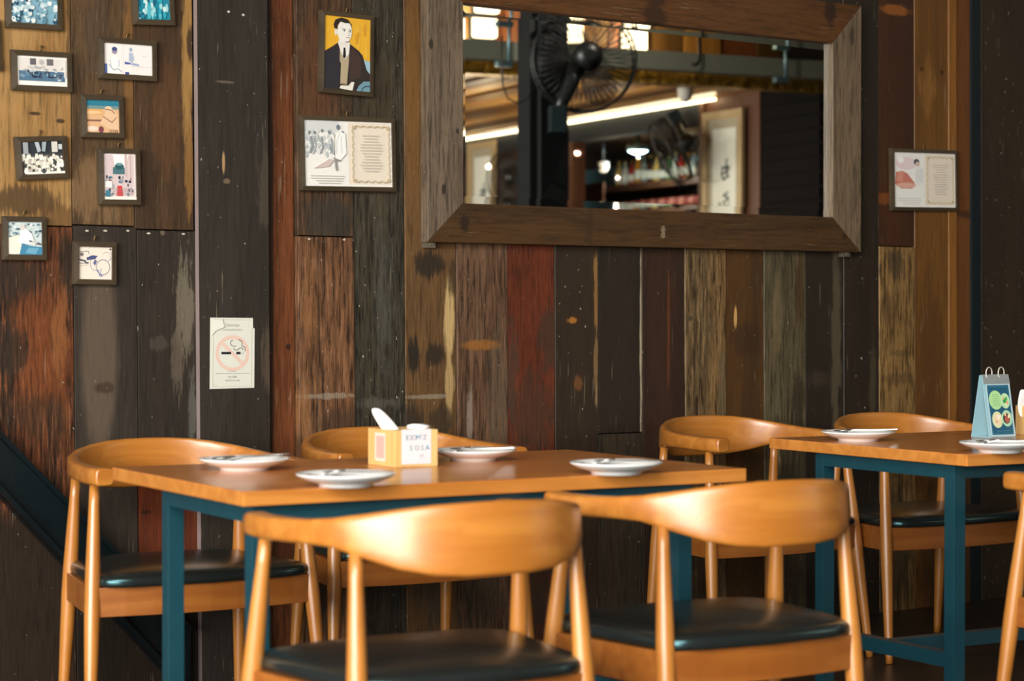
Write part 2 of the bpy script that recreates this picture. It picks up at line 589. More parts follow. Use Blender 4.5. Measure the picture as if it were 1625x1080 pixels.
# px0, px1, top py (None = ceiling), bottom py (None = floor), colour a, colour b, grain, patches (wide dark ones near the foot paint shade), specks, proud
BOARDS = [
    (-420, -200, None, None, (70, 52, 36), (90, 66, 44), .5, [], .5, 0),
    (-200, -70, None, None, (60, 46, 34), (80, 60, 40), .5, [], .5, 0),
    (-70, 116, None, 357, (176, 136, 82), (152, 110, 60), .45,
     [patch(30, 318, 60, 26, (72, 54, 34), .85, .6), patch(100, 345, 40, 22, (84, 58, 34), .7, .6), patch(112, 60, 8, 60, (70, 52, 34), .7, .6),
      patch(55, 180, 9, 3, (50, 38, 24), .9, .2), patch(96, 192, 7, 4, (54, 42, 26), .9, .2), patch(30, 20, 40, 60, (176, 136, 84), .5, .6)], .1, 0),
    (-70, 117, 357, None, (58, 40, 27), (104, 58, 30), .75,
     [patch(20, 440, 45, 40, (44, 36, 28), .8, .6), patch(70, 560, 45, 90, (116, 62, 30), .6, .8), patch(15, 560, 28, 50, (44, 36, 28), .8, .6),
      patch(105, 420, 12, 50, (48, 38, 28), .7, .6), patch(60, 660, 40, 40, (54, 40, 28), .6, .8), patch(95, 520, 12, 70, (134, 84, 46), .6, .9),
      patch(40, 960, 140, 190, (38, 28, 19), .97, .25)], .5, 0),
    (116, 215, None, 358, (98, 74, 48), (76, 56, 36), .55,
     [patch(150, 300, 40, 60, (126, 98, 66), .7, .7), patch(206, 150, 9, 210, (124, 88, 46), .75, .5), patch(150, 60, 22, 70, (72, 58, 46), .5, .9)], .4, 0),
    (117, 218, 358, 900, (52, 45, 38), (58, 50, 42), .3,
     [patch(158, 560, 27, 180, (92, 78, 64), .85, .12), patch(165, 615, 14, 10, (60, 46, 36), .8, .4), patch(138, 366, 2.5, 1.5, (206, 196, 178), .9, .2), patch(167, 366, 3, 1.5, (206, 196, 178), .9, .2), patch(203, 366, 2.5, 1.5, (206, 196, 178), .9, .2), patch(133, 372, 14, 2, (40, 34, 28), .8, .4)], .6, 0),
    (215, 309, None, 365, (82, 58, 36), (66, 48, 32), .45,
     [patch(297, 90, 9, 150, (158, 120, 66), .85, .5), patch(300, 275, 7, 70, (128, 92, 48), .8, .6), patch(302, 70, 6, 30, (50, 38, 26), .9, .4),
      patch(240, 245, 20, 40, (54, 42, 30), .6, .6), patch(265, 190, 22, 90, (96, 64, 38), .5, .7)], .3, 0),
    (218, 311, 365, 735, (46, 40, 34), (54, 45, 37), .3,
     [patch(294, 480, 13, 80, (118, 108, 90), .7, .95), patch(282, 570, 10, 60, (100, 88, 74), .6, .95), patch(305, 640, 7, 60, (96, 96, 86), .6, .9),
      patch(255, 545, 14, 12, (78, 70, 60), .5, .8), patch(236, 370, 3, 1.6, (214, 206, 190), .9, .2), patch(291, 371, 2.5, 1.5, (206, 196, 178), .9, .2), patch(258, 368, 3, 5, (110, 96, 76), .8, .4)], .8, 0),
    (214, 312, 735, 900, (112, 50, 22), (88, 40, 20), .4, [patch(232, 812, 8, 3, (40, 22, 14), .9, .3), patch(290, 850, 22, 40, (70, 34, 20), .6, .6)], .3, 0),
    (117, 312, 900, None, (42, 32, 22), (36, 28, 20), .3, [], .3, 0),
    (426, 473, None, None, (122, 68, 36), (104, 58, 30), .45,
     [patch(432, 500, 8, 700, (40, 28, 20), .9, .25), patch(463, 550, 4, 5, (40, 24, 16), .9, .2), patch(455, 850, 20, 150, (70, 40, 24), .6, .4)], .3, -.02),  # first patch paints the shaded gap along the left edge
    (473, 562, None, 375, (66, 52, 37), (84, 58, 37), .6, [patch(500, 130, 22, 130, (92, 58, 36), .6, .9), patch(520, 345, 40, 40, (56, 52, 44), .7, .5)], .8, 0),
    (473, 562, 375, None, (104, 72, 48), (118, 80, 52), .65,
     [patch(490, 480, 10, 70, (138, 94, 58), .6, .9), patch(545, 680, 40, 40, (66, 48, 34), .8, .6), patch(520, 628, 45, 5, (150, 138, 118), .55, .5),
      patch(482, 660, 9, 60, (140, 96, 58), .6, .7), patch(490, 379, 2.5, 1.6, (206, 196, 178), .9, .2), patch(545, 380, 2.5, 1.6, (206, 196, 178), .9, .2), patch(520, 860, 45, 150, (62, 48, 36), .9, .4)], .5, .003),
    (562, 643, None, None, (66, 59, 44), (54, 50, 40), .7, [patch(600, 640, 36, 10, (104, 100, 88), .35, .8), patch(610, 470, 14, 120, (82, 80, 70), .5, .9),
      patch(600, 200, 30, 140, (74, 60, 42), .5, .8)], .9, -.002),
    (643, 724, None, None, (114, 82, 48), (94, 68, 40), .5,
     [patch(680, 420, 28, 22, (40, 34, 26), .9, .5), patch(657, 565, 11, 32, (36, 32, 26), .95, .5), patch(690, 563, 16, 20, (42, 34, 26), .9, .5),
      patch(713, 505, 8, 78, (188, 158, 106), .95, .35), patch(714, 610, 7, 55, (172, 142, 94), .9, .6), patch(655, 690, 16, 60, (38, 34, 28), .8, .5),
      patch(700, 665, 20, 24, (52, 42, 30), .8, .6), patch(718, 440, 8, 30, (60, 46, 30), .8, .5), patch(680, 629, 36, 4, (150, 138, 118), .5, .5),
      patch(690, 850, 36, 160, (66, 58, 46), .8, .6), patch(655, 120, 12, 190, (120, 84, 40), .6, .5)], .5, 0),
    (724, 805, None, None, (108, 80, 58), (94, 66, 46), .7,
     [patch(765, 547, 33, 9, (142, 92, 40), .85, .3), patch(745, 670, 5, 55, (150, 134, 120), .6, .6), patch(790, 620, 20, 100, (92, 78, 62), .5, .9),
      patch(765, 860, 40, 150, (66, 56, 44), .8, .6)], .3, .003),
    (805, 880, None, None, (112, 50, 26), (96, 44, 24), .55,
     [patch(870, 540, 16, 60, (62, 46, 34), .8, .8), patch(845, 660, 42, 70, (70, 46, 32), .85, .8), patch(812, 590, 10, 80, (70, 54, 42), .7, .9),
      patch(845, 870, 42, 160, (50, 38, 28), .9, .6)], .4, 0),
    (880, 949, None, None, (50, 38, 27), (58, 44, 30), .25,
     [patch(908, 508, 9, 6, (168, 110, 50), .85, .6), patch(917, 608, 7, 11, (120, 78, 42), .6, .7), patch(945, 460, 4, 70, (142, 104, 58), .85, .8),
      patch(945, 580, 3.5, 60, (128, 100, 64), .8, .8)], .8, .002),
    (949, 1019, None, 687, (40, 33, 25), (48, 38, 28), .25, [patch(1017, 550, 2.0, 150, (176, 160, 132), .9, .6)], .6, 0),
    (949, 1020, 687, None, (62, 50, 36), (48, 42, 34), .6, [], .5, 0),
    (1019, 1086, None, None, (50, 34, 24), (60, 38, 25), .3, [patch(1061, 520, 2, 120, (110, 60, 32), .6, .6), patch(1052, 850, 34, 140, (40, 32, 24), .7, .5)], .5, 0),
    (1086, 1151, None, None, (136, 102, 58), (108, 86, 56), .8,
     [patch(1120, 570, 6, 110, (72, 58, 40), .7, .9), patch(1095, 505, 4, 5, (60, 56, 50), .9, .2), patch(1145, 640, 9, 90, (92, 82, 62), .6, .8),
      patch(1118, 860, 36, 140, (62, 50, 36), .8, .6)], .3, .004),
    (1151, 1212, None, None, (88, 58, 26), (66, 44, 22), .3,
     [patch(1167, 503, 3.0, 19, (204, 158, 96), .95, .12), patch(1185, 540, 26, 30, (52, 36, 20), .6, .6), patch(1182, 475, 14, 18, (70, 46, 22), .6, .4)], .6, 0),
    (1212, 1278, None, None, (96, 84, 58), (80, 70, 50), .6,
     [patch(1268, 460, 9, 70, (70, 50, 30), .8, .7), patch(1266, 640, 10, 60, (54, 44, 32), .8, .7), patch(1232, 490, 8, 70, (120, 104, 72), .5, .9),
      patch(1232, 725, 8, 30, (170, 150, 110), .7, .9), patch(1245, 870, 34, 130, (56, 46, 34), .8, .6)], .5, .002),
    (1278, 1338, None, None, (48, 39, 29), (44, 36, 27), .25, [patch(1327, 540, 9, 160, (86, 76, 58), .75, .6), patch(1300, 600, 20, 12, (70, 60, 48), .4, .9)], .8, 0),
    (1338, 1394, None, None, (50, 39, 29), (44, 35, 26), .25, [patch(1383, 610, 8, 70, (72, 62, 46), .7, .8)], .7, .003),
    (1394, 1451, None, 391, (76, 44, 24), (62, 38, 22), .3, [patch(1420, 16, 30, 9, (142, 84, 32), .8, .25), patch(1405, 315, 20, 10, (120, 66, 26), .8, .25)], .2, 0),
    (1394, 1451, 391, None, (152, 116, 66), (122, 92, 54), .7,
     [patch(1420, 420, 24, 24, (66, 54, 38), .75, .8), patch(1425, 600, 30, 10, (88, 68, 44), .6, .9), patch(1405, 490, 12, 24, (84, 64, 40), .6, .9),
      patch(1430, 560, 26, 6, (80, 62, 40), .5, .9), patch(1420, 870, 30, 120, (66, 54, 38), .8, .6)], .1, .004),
    (1451, 1504, None, None, (124, 82, 34), (104, 68, 30), .3,
     [patch(1478, 560, 24, 140, (82, 52, 26), .7, .6), patch(1462, 110, 3, 4, (40, 26, 14), .9, .2), patch(1494, 115, 3, 4, (40, 26, 14), .9, .2),
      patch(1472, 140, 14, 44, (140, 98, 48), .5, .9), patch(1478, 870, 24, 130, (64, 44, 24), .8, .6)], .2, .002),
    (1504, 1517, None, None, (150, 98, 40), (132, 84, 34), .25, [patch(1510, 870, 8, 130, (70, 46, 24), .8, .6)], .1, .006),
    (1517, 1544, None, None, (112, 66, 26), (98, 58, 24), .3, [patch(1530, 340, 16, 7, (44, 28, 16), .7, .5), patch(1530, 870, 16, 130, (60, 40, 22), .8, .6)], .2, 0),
    (1556, 1700, None, None, (56, 42, 28), (48, 37, 26), .25, [], .5, .004),
    (1700, 1860, None, None, (50, 38, 26), (60, 44, 30), .3, [], .5, 0),
    (1860, 2500, None, None, (46, 34, 24), (58, 42, 28), .3, [], .5, 0),
    (2500, 3200, None, None, (46, 34, 24), (58, 42, 28), .3, [], .5, 0),
]
wall = MB()
wm = [plain('wall_backing', S(14, 11, 9), 0.9)]
wall.box(wx(-420), 12.5, 0.032, 0.12, 0, TOP)
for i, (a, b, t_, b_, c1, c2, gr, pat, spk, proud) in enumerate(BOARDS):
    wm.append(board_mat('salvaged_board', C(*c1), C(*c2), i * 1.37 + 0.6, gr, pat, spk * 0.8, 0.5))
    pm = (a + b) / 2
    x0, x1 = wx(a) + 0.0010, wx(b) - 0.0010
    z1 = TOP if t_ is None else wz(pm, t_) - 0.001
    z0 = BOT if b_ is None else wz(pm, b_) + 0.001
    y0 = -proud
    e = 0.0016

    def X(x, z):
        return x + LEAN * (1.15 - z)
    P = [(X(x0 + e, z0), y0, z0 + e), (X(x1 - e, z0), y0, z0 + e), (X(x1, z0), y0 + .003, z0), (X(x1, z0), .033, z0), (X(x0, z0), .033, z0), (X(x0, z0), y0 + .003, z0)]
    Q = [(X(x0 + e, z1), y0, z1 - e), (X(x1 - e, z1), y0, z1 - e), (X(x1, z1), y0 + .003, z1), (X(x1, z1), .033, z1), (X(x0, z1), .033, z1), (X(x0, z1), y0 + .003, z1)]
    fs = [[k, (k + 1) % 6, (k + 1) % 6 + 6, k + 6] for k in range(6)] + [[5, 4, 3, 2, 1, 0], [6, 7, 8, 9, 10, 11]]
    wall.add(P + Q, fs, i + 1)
struct(wall.build('wall_back', wm))

# proud dark plank with pale left edge
m_post = board_mat('dark_plank', C(56, 50, 43), C(48, 42, 36), 77.1, .3,
                   [patch(349, 258, 2.2, 18, (176, 140, 98), .8, .25), patch(354, 288, 5, 4, (120, 100, 76), .7, .5), patch(350, 131, 14, 2, (120, 108, 90), .5, .5), patch(357, 20, 2, 2, (220, 214, 200), .9, .2), patch(380, 25, 2, 2, (220, 214, 200), .9, .2), patch(415, 300, 12, 60, (80, 70, 58), .5, .9),
                    patch(420, 570, 10, 50, (96, 80, 62), .5, .9), patch(385, 830, 50, 200, (40, 34, 27), .6, .3)], .7, 0.5)  # last patch paints shade low on the plank
m_pedge = plain('pale_plank_edge', S(132, 116, 112), 0.6, 0, 0, 0.25, 8)
xa, xb = onwall(316, 450, -.022).x, onwall(427, 450, -.022).x
pb = MB()
z0, z1 = 0, TOP
P = [(xa + LEAN * (1.15 - z), y, z) for z, y in ((z0, -.022), (z0, .0))]
d0, d1 = LEAN * 1.15, LEAN * (1.15 - TOP)
pb.hexa([(xa + d0, -.022, 0), (xb + d0, -.022, 0), (xb + d0, 0.0, 0), (xa + d0, 0.0, 0), (xa + d1, -.022, TOP), (xb + d1, -.022, TOP), (xb + d1, 0.0, TOP), (xa + d1, 0.0, TOP)])
pb.mi[5] = 1
struct(pb.build('trim_1', [m_post, m_pedge]))

# steel column at the right end of the boards
xa, xb = onwall(1543, 450, -.012).x, onwall(1556, 450, -.012).x
struct(MB().hexa([(xa + d0, -.012, 0), (xb + d0, -.012, 0), (xb + d0, .0, 0), (xa + d0, .0, 0), (xa + d1, -.012, TOP), (xb + d1, -.012, TOP), (xb + d1, .0, TOP), (xa + d1, .0, TOP)]).build('trim_2', plain('teal_black_column', S(10, 22, 25), 0.45)))

# stair stringer: dark steel channel running down to the right
def wp(px, py, y):
    p = onwall(px, py, y)
    return (p.x, y, p.z)


yo = -.05
sb = MB()
u0, u1, l0, l1 = wp(-160, 522, yo), wp(302, 995, yo), wp(-160, 612, yo), wp(302, 1105, yo)
fl = 0.008
sb.prism([u0, u1, l1, l0], (0, .012, 0))                                   # web
dx = Vector(u1) - Vector(u0)
nrm = Vector((dx.z, 0, -dx.x)).normalized() * 0.012
for (p, q, s_) in ((u0, u1, 1), (l0, l1, -1)):
    p, q = Vector(p), Vector(q)
    a = p - nrm * 0 + Vector((0, -.022, 0))
    off = nrm * s_
    sb.prism([p + Vector((0, -.02, 0)), q + Vector((0, -.02, 0)), q + off + Vector((0, -.02, 0)), p + off + Vector((0, -.02, 0))], (0, .065, 0))
struct(sb.build('trim_3', plain('stringer_steel', S(9, 21, 24), 0.38, 0.2, 0.1, 0.5, 5)))

# floor
t = NT('dark_floor_boards')
tc = t.n('ShaderNodeTexCoord')
br = t.n('ShaderNodeTexBrick')
mp = t.n('ShaderNodeMapping')
mp.inputs['Rotation'].default_value = (0, 0, R(4))
t.l(tc.outputs['Object'], mp.inputs[0])
t.l(mp.outputs[0], br.inputs['Vector'])
br.inputs['Color1'].default_value = S(54, 42, 30)
br.inputs['Color2'].default_value = S(40, 31, 23)
br.inputs['Mortar'].default_value = S(14, 11, 8)
br.inputs['Scale'].default_value = 1.0
br.inputs['Mortar Size'].default_value = 0.003
br.inputs['Brick Width'].default_value = 1.6
br.inputs['Row Height'].default_value = 0.11
nz = t.noise(t.coords((3, 60, 1)), 1.0, 5)
t.base(t.mix(t.math('MULTIPLY', t.ramp(nz, .45, .75), .5), br.outputs[0], S(84, 66, 46)))
t.set(Roughness=0.38)
t.bump(nz, .15, .001)
fb = MB().box(-3.7, 20, -16, 0.1, -0.1, 0)
struct(fb.build('floor', t.m))
M['ceil'] = wood_mat('ceiling_boards', S(96, 68, 40), S(76, 54, 32), 0, 0.6, 0.0)
struct(MB().box(-3.7, 6.2, -3.6, 0.1, TOP, TOP + .1).build('ceiling', M['ceil']))
# left side: lintel round a wide opening, unseen parapet added to cut low daylight
lw = MB()
lw.box(-3.75, -3.6, -10, 0.1, 0, 0.8)
lw.box(-3.75, -3.6, -10, 0.1, 2.95, TOP)
lw.box(-3.75, -3.6, -2.15, 0.1, 0.8, 2.95)
struct(lw.build('wall_left', plain('parapet_paint', S(70, 58, 46), 0.7)))

# ------------------------------------------------------------------ wall mirror
YF = -.045
oBL, oBR, oTR = onwall(679, 384, YF), onwall(1365, 400, YF), onwall(1369, 9, YF)
iBL, iBR, iTR, iTL = onwall(735, 324, YF), onwall(1322, 343, YF), onwall(1322, 69, YF), onwall(736, 4, YF)
ox0, ox1 = oBL.x, (oBR.x + oTR.x) / 2
oz0, oz1 = (oBL.z + oBR.z) / 2, oTR.z
ix0, ix1 = (iBL.x + iTL.x) / 2, (iBR.x + iTR.x) / 2
iz0, iz1 = (iBL.z + iBR.z) / 2, (iTL.z + iTR.z) / 2
print('MIRROR', [round(v, 3) for v in (ox0, ox1, oz0, oz1, ix0, ix1, iz0, iz1)], [round(p.z, 3) for p in (oBL, oBR, oTR, iBL, iBR, iTR, iTL)])
mir = thing('wall_mirror', 'wide rectangular mirror in a thick brown timber frame on the plank wall', 'mirror', ((ox0 + ox1) / 2, 0, oz0))
mx, mz = (ox0 + ox1) / 2, oz0
GY = -.020
for (nm, pts, cc, c2, sd, zs) in (
        ('left', [(ox0, oz0), (ix0, iz0), (ix0, iz1), (ox0, oz1)], (112, 96, 78), (92, 78, 62), 5.0, 1),
        ('right', [(ox1, oz0), (ix1, iz0), (ix1, iz1), (ox1, oz1)], (112, 94, 72), (92, 78, 60), 6.0, 1),
        ('bottom', [(ox0, oz0), (ox1, oz0), (ix1, iz0), (ix0, iz0)], (74, 50, 25), (60, 41, 21), 7.0, 0),
        ('top', [(ox0, oz1), (ox1, oz1), (ix1, iz1), (ix0, iz1)], (90, 56, 26), (74, 46, 21), 8.0, 0)):
    def mpatch(px, py, rx, rz, col, st, rag):
        p_ = onwall(px, py, YF)
        return (p_.x - mx, p_.z - mz, rx, rz, S(*col), st, rag)
    if zs:
        mt = board_mat('mirror_stile', S(*cc), S(*c2), sd, .5, [mpatch(704, 300, .008, .02, (36, 30, 26), .9, .5), mpatch(684, 70, .008, .014, (44, 36, 30), .9, .5), mpatch(726, 208, .006, .01, (44, 36, 30), .9, .4), mpatch(1352, 60, .02, .03, (56, 46, 36), .7, .8), mpatch(1358, 290, .006, .12, (64, 54, 42), .6, .8)], .3, 0.5)
    else:
        mt = board_mat('mirror_rail', S(*cc), S(*c2), sd, .42, [mpatch(737, 352, .022, .03, (40, 28, 18), .9, .5), mpatch(1340, 376, .012, .012, (40, 28, 18), .9, .4), mpatch(1040, 22, .05, .07, (46, 30, 18), .8, .5), mpatch(1318, 20, .03, .06, (40, 26, 16), .85, .4), mpatch(935, 358, .02, .08, (54, 38, 22), .6, .5), mpatch(1052, 368, .01, .02, (170, 150, 120), .5, .9)], .2, 0.5, flat=True)
    lp = [(x - mx, YF, z - mz) for x, z in pts]
    fb = MB()
    n = 4
    back = [(x, -.006 if False else 0.0 - .004, z) for x, y, z in lp]
    fb.hexa([*lp, *back])
    fb.build('frame_bar', mt, mir, bevel=.003)
# silvered glass with bevel
t = NT('mirror_glass')
t.base((0.90, 0.90, 0.86, 1))
t.set(Roughness=0.0, Metallic=1.0)
M['glass'] = t.m
bw = .027
gx0, gx1, gz0, gz1 = ix0 - mx - .002, ix1 - mx + .002, iz0 - mz - .002, iz1 - mz + .002
MB().box(gx0 + bw, gx1 - bw, GY, GY + .004, gz0 + bw, gz1 - bw).build('glass', M['glass'], mir)
bv = MB()
bd = -bw * 0.0135
o4 = [(gx0, GY + bd, gz0), (gx1, GY + bd, gz0), (gx1, GY + bd, gz1), (gx0, GY + bd, gz1)]
i4 = [(gx0 + bw, GY, gz0 + bw), (gx1 - bw, GY, gz0 + bw), (gx1 - bw, GY, gz1 - bw), (gx0 + bw, GY, gz1 - bw)]
bv.add(o4 + i4, [(0, 1, 5, 4), (1, 2, 6, 5), (2, 3, 7, 6), (3, 0, 4, 7)])
bv.build('bevel', M['glass'], mir)
lipm = plain('highlight_frame_lip', S(176, 140, 96), 0.5)  # pale tone paints a highlight along the frame's inner edge
lp = MB()
q = .003
for (a, b) in (((gx0, gz0), (gx1, gz0)), ((gx1, gz0), (gx1, gz1)), ((gx1, gz1), (gx0, gz1)), ((gx0, gz1), (gx0, gz0))):
    lp.bar((a[0], YF + .006, a[1]), (b[0], YF + .006, b[1]), q, q)
lp.build('frame_lip', lipm, mir)
for (px, py) in ((682, 387), (1342, 402)):
    p = onwall(px, py, -.02)
    b_ = MB()
    b_.box(-.016, .016, -.012, 0.016, -.012, .012)
    b_.box(-.006, .006, -.016, -.008, -.005, .005)
    b_.build('bracket', plain('zinc', S(120, 112, 96), 0.4, 0.6), mir, 0, 0, (p.x - mx, -.016, p.z - mz))

# ------------------------------------------------------------------ framed pictures
def picture(name, corners, label, cat, group, art, border=.0145, depth=.022, hook=True):
    cs = [onwall(px, py, -depth) for px, py in corners]      # TL TR BR BL
    c = sum(cs, Vector()) / 4
    w = ((cs[1] - cs[0]).length + (cs[2] - cs[3]).length) / 2
    h = ((cs[3] - cs[0]).length + (cs[2] - cs[1]).length) / 2
    e = (cs[1] - cs[0]) + (cs[2] - cs[3])
    ang = math.atan2(e.z, e.x)
    r_ = thing(name, label, cat, (c.x, -.005, c.z), 0, group, (0, -ang, 0))
    fm = MB()
    o4 = [(-w / 2, -h / 2), (w / 2, -h / 2), (w / 2, h / 2), (-w / 2, h / 2)]
    b = border
    i4 = [(-w / 2 + b, -h / 2 + b), (w / 2 - b, -h / 2 + b), (w / 2 - b, h / 2 - b), (-w / 2 + b, h / 2 - b)]
    d = depth - .005
    ch = .003
    for k in range(4):
        k2 = (k + 1) % 4
        A, B_, Cc, D = o4[k], o4[k2], i4[k2], i4[k]
        fm.hexa([(A[0], -d + ch, A[1]), (B_[0], -d + ch, B_[1]), (Cc[0], -d, Cc[1]), (D[0], -d, D[1]),
                 (A[0], 0, A[1]), (B_[0], 0, B_[1]), (Cc[0], 0, Cc[1]), (D[0], 0, D[1])])
    fm.build('frame', M['frame'], r_)
    MB().box(-w / 2 + .002, w / 2 - .002, -.004, -.001, -h / 2 + .002, h / 2 - .002).build('backing', plain('backing_card', S(60, 50, 40), .8), r_)
    a = Art(w - 2 * b + .001, h - 2 * b + .001, -d + .006)
    art(a)
    a.build('print', r_)
    if hook:
        hb = MB()
        hb.tube([(0, -.004, h / 2 - .002), (0, -.006, h / 2 + .012), (.004, -.004, h / 2 + .016), (.004, .004, h / 2 + .016)], .0022, 8)
        hb.lathe([(.004, -.003), (.004, .001), (0, .002)], 10, 0, (.003, -.004, h / 2 + .015))
        hb.build('hook', plain('brass_hook', S(110, 84, 50), .45, .5), r_)
    return r_


def crowd(seed, bgc, pal, n=46, y0=.05, y1=.75, sky=None, r0=.05):
    def f(a):
        rnd = random.Random(seed)
        a.rect(0, 0, 1, 1, bgc)
        if sky:
            a.rect(0, sky[0], 1, 1, sky[1])
        for i in range(n):
            y = y1 - (y1 - y0) * i / n
            x = rnd.uniform(.02, .98)
            s = r0 * rnd.uniform(.7, 1.5)
            body = pal[rnd.randrange(len(pal))]
            a.ell(min(.95, max(.05, x)), max(.09, y - s * 1.2), min(s * 1.0, .05), min(s * 1.5, .085), body, 10)
            a.ell(min(.96, max(.04, x)), y, s * .5, s * .62, pal[rnd.randrange(len(pal))], 10)
    return f


WHITE, CREAM = (236, 232, 222), (226, 214, 190)


def art_seated(a):      # pale photo, two figures in white
    a.rect(0, 0, 1, 1, (232, 226, 220))
    a.rect(.40, 0, .415, 1, (216, 208, 214))
    a.rect(0, .0, .08, .32, (90, 110, 168))
    a.poly([(.08, .02), (.36, .02), (.33, .26), (.27, .62), (.19, .62), (.12, .3)], (240, 236, 230))
    a.ell(.23, .74, .055, .1, (150, 140, 160))
    a.ell(.23, .81, .055, .07, (58, 72, 120))
    a.stroke([(.12, .3), (.2, .14), (.3, .18), (.37, .08)], .025, (130, 140, 170))
    a.stroke([(.14, .46), (.16, .2), (.24, .1)], .018, (150, 156, 184))
    a.stroke([(.32, .46), (.31, .24)], .018, (150, 156, 184))
    a.ell(.56, .82, .035, .07, (160, 170, 190))
    a.poly([(.52, .72), (.6, .72), (.63, .5), (.58, .38), (.52, .46)], (170, 180, 200))
    a.poly([(.43, .42), (.54, .4), (.57, .34), (.43, .34)], (70, 90, 150))
    a.poly([(.57, .4), (.72, .36), (.74, .3), (.58, .32)], (150, 160, 190))
    a.rect(.56, .27, 1, .29, (206, 200, 198))
    a.rect(.44, .01, .52, .09, (60, 76, 140))
    a.rect(.8, .62, .86, .64, (200, 198, 196))


def art_hall(a):        # long tables in a hall, white border
    a.rect(0, 0, 1, 1, (236, 230, 220))
    a.rect(.05, .16, .96, .93, (214, 208, 200))
    a.rect(.05, .16, .96, .5, (80, 110, 134))
    rnd = random.Random(5)
    a.rect(.27, .7, .39, .92, (96, 92, 96))
    a.rect(.6, .7, .73, .92, (104, 100, 102))
    a.ell(.5, .8, .05, .09, (176, 172, 166))
    for i in range(34):
        a.ell(rnd.uniform(.08, .9), rnd.uniform(.2, .5), rnd.uniform(.015, .05), rnd.uniform(.02, .06), rnd.choice([(40, 60, 84), (120, 146, 160), (176, 190, 196), (66, 70, 82), (90, 130, 156)]), 9)
    for i in range(16):
        a.ell(rnd.uniform(.1, .9), rnd.uniform(.52, .66), rnd.uniform(.02, .05), rnd.uniform(.02, .03), rnd.choice([(190, 188, 180), (150, 160, 164), (220, 216, 208)]), 9)
    a.stroke([(.3, .46), (.3, .3), (.44, .3)], .03, (40, 46, 60))
    a.stroke([(.62, .48), (.62, .3), (.78, .32)], .03, (40, 46, 60))
    a.rect(.93, .3, .96, .9, (226, 222, 214))


def art_sunset(a):
    a.rect(0, 0, 1, 1, (214, 170, 126))
    a.rect(0, .8, 1, 1, (40, 118, 140))
    a.rect(0, .72, 1, .82, (110, 140, 138))
    a.rect(0, .55, .5, .72, (216, 160, 96))
    a.rect(0, .34, .5, .4, (136, 92, 78))
    a.poly([(0, .55), (.5, .6), (.4, .66), (0, .66)], (232, 190, 140))
    a.poly([(.42, .3), (.55, .52), (.62, .75), (.8, .75), (.98, .5), (.98, .1), (.7, .12)], (222, 184, 146))
    a.ell(.68, .74, .1, .08, (226, 190, 152))
    a.stroke([(.52, .5), (.78, .32), (.92, .48)], .03, (150, 100, 74))
    a.stroke([(.6, .72), (.78, .7), (.86, .6)], .025, (90, 60, 56))
    a.ell(.2, .12, .18, .08, (240, 206, 184))
    a.ell(.45, .1, .08, .1, (120, 60, 70))
    for i in range(5):
        a.rect(.7 + i * .055, .01, .72 + i * .055, .1, (96, 50, 58))


def art_hall_red(a):    # hall with red carpet
    a.rect(0, 0, 1, 1, (226, 212, 206))
    a.rect(.08, .1, .94, .96, (208, 190, 188))
    a.poly([(.3, .98), (.38, .66), (.7, .66), (.78, .98)], (240, 236, 230))
    a.rect(.3, .55, .66, .7, (70, 110, 116))
    a.ell(.5, .72, .14, .07, (40, 84, 92))
    a.rect(.42, .74, .58, .8, (110, 150, 150))
    a.rect(.66, .5, .74, .98, (198, 176, 172))
    a.rect(.82, .4, .86, .98, (196, 170, 166))
    a.poly([(.4, .08), (.6, .08), (.57, .3), (.43, .3)], (206, 48, 44))
    rnd = random.Random(9)
    for i in range(40):
        x, y = rnd.uniform(.06, .94), rnd.uniform(.08, .5)
        if .36 < x < .62 and y < .32:
            continue
        a.ell(x, y, rnd.uniform(.015, .05), rnd.uniform(.015, .045), rnd.choice([(40, 50, 70), (60, 70, 84), (230, 226, 220), (130, 60, 64), (70, 120, 136), (150, 150, 156)]), 9)
    a.rect(.06, .26, .26, .4, (222, 224, 222))
    a.rect(.06, .06, .2, .2, (60, 120, 140))
    for i in range(5):
        a.rect(.2, .1 + i * .035, .9, .108 + i * .035, (176, 150, 152))
    a.rect(0, 0, 1, .06, (236, 228, 216))


def art_ride(a):        # faint bicycle photo
    a.rect(0, 0, 1, 1, (226, 216, 200))
    ink = (86, 84, 122)
    a.ring(.74, .38, .2, .23, .02, ink)
    a.ring(.5, .48, .14, .2, .014, (120, 118, 148), 30, 2.2, 5.0)
    a.ring(.84, .7, .12, .14, .012, (130, 124, 140), 30, -1.4, 2.6)
    a.ring(.94, .72, .06, .12, .012, (130, 124, 140), 30, -1.6, 1.6)
    a.poly([(.26, .58), (.5, .62), (.58, .72), (.42, .74), (.24, .66)], (70, 76, 120))
    a.poly([(.5, .62), (.56, .56), (.5, .42), (.44, .5)], (96, 98, 140))
    a.stroke([(.03, .6), (.2, .56), (.24, .5), (.3, .5)], .05, (60, 62, 84))
    a.stroke([(.03, .84), (.3, .86), (.32, .76)], .02, (120, 114, 120))
    a.stroke([(.02, .5), (.12, .48), (.3, .52)], .02, (90, 86, 104))
    a.stroke([(.0, .4), (.3, .44)], .012, (150, 144, 150))
    a.stroke([(.58, .3), (.64, .12), (.7, .1)], .03, (120, 124, 176))
    a.stroke([(.68, .34), (.66, .16), (.74, .1)], .02, (130, 130, 170))
    a.ell(.1, .76, .06, .06, (120, 110, 112))
    a.ell(.95, .93, .03, .03, (60, 58, 70))


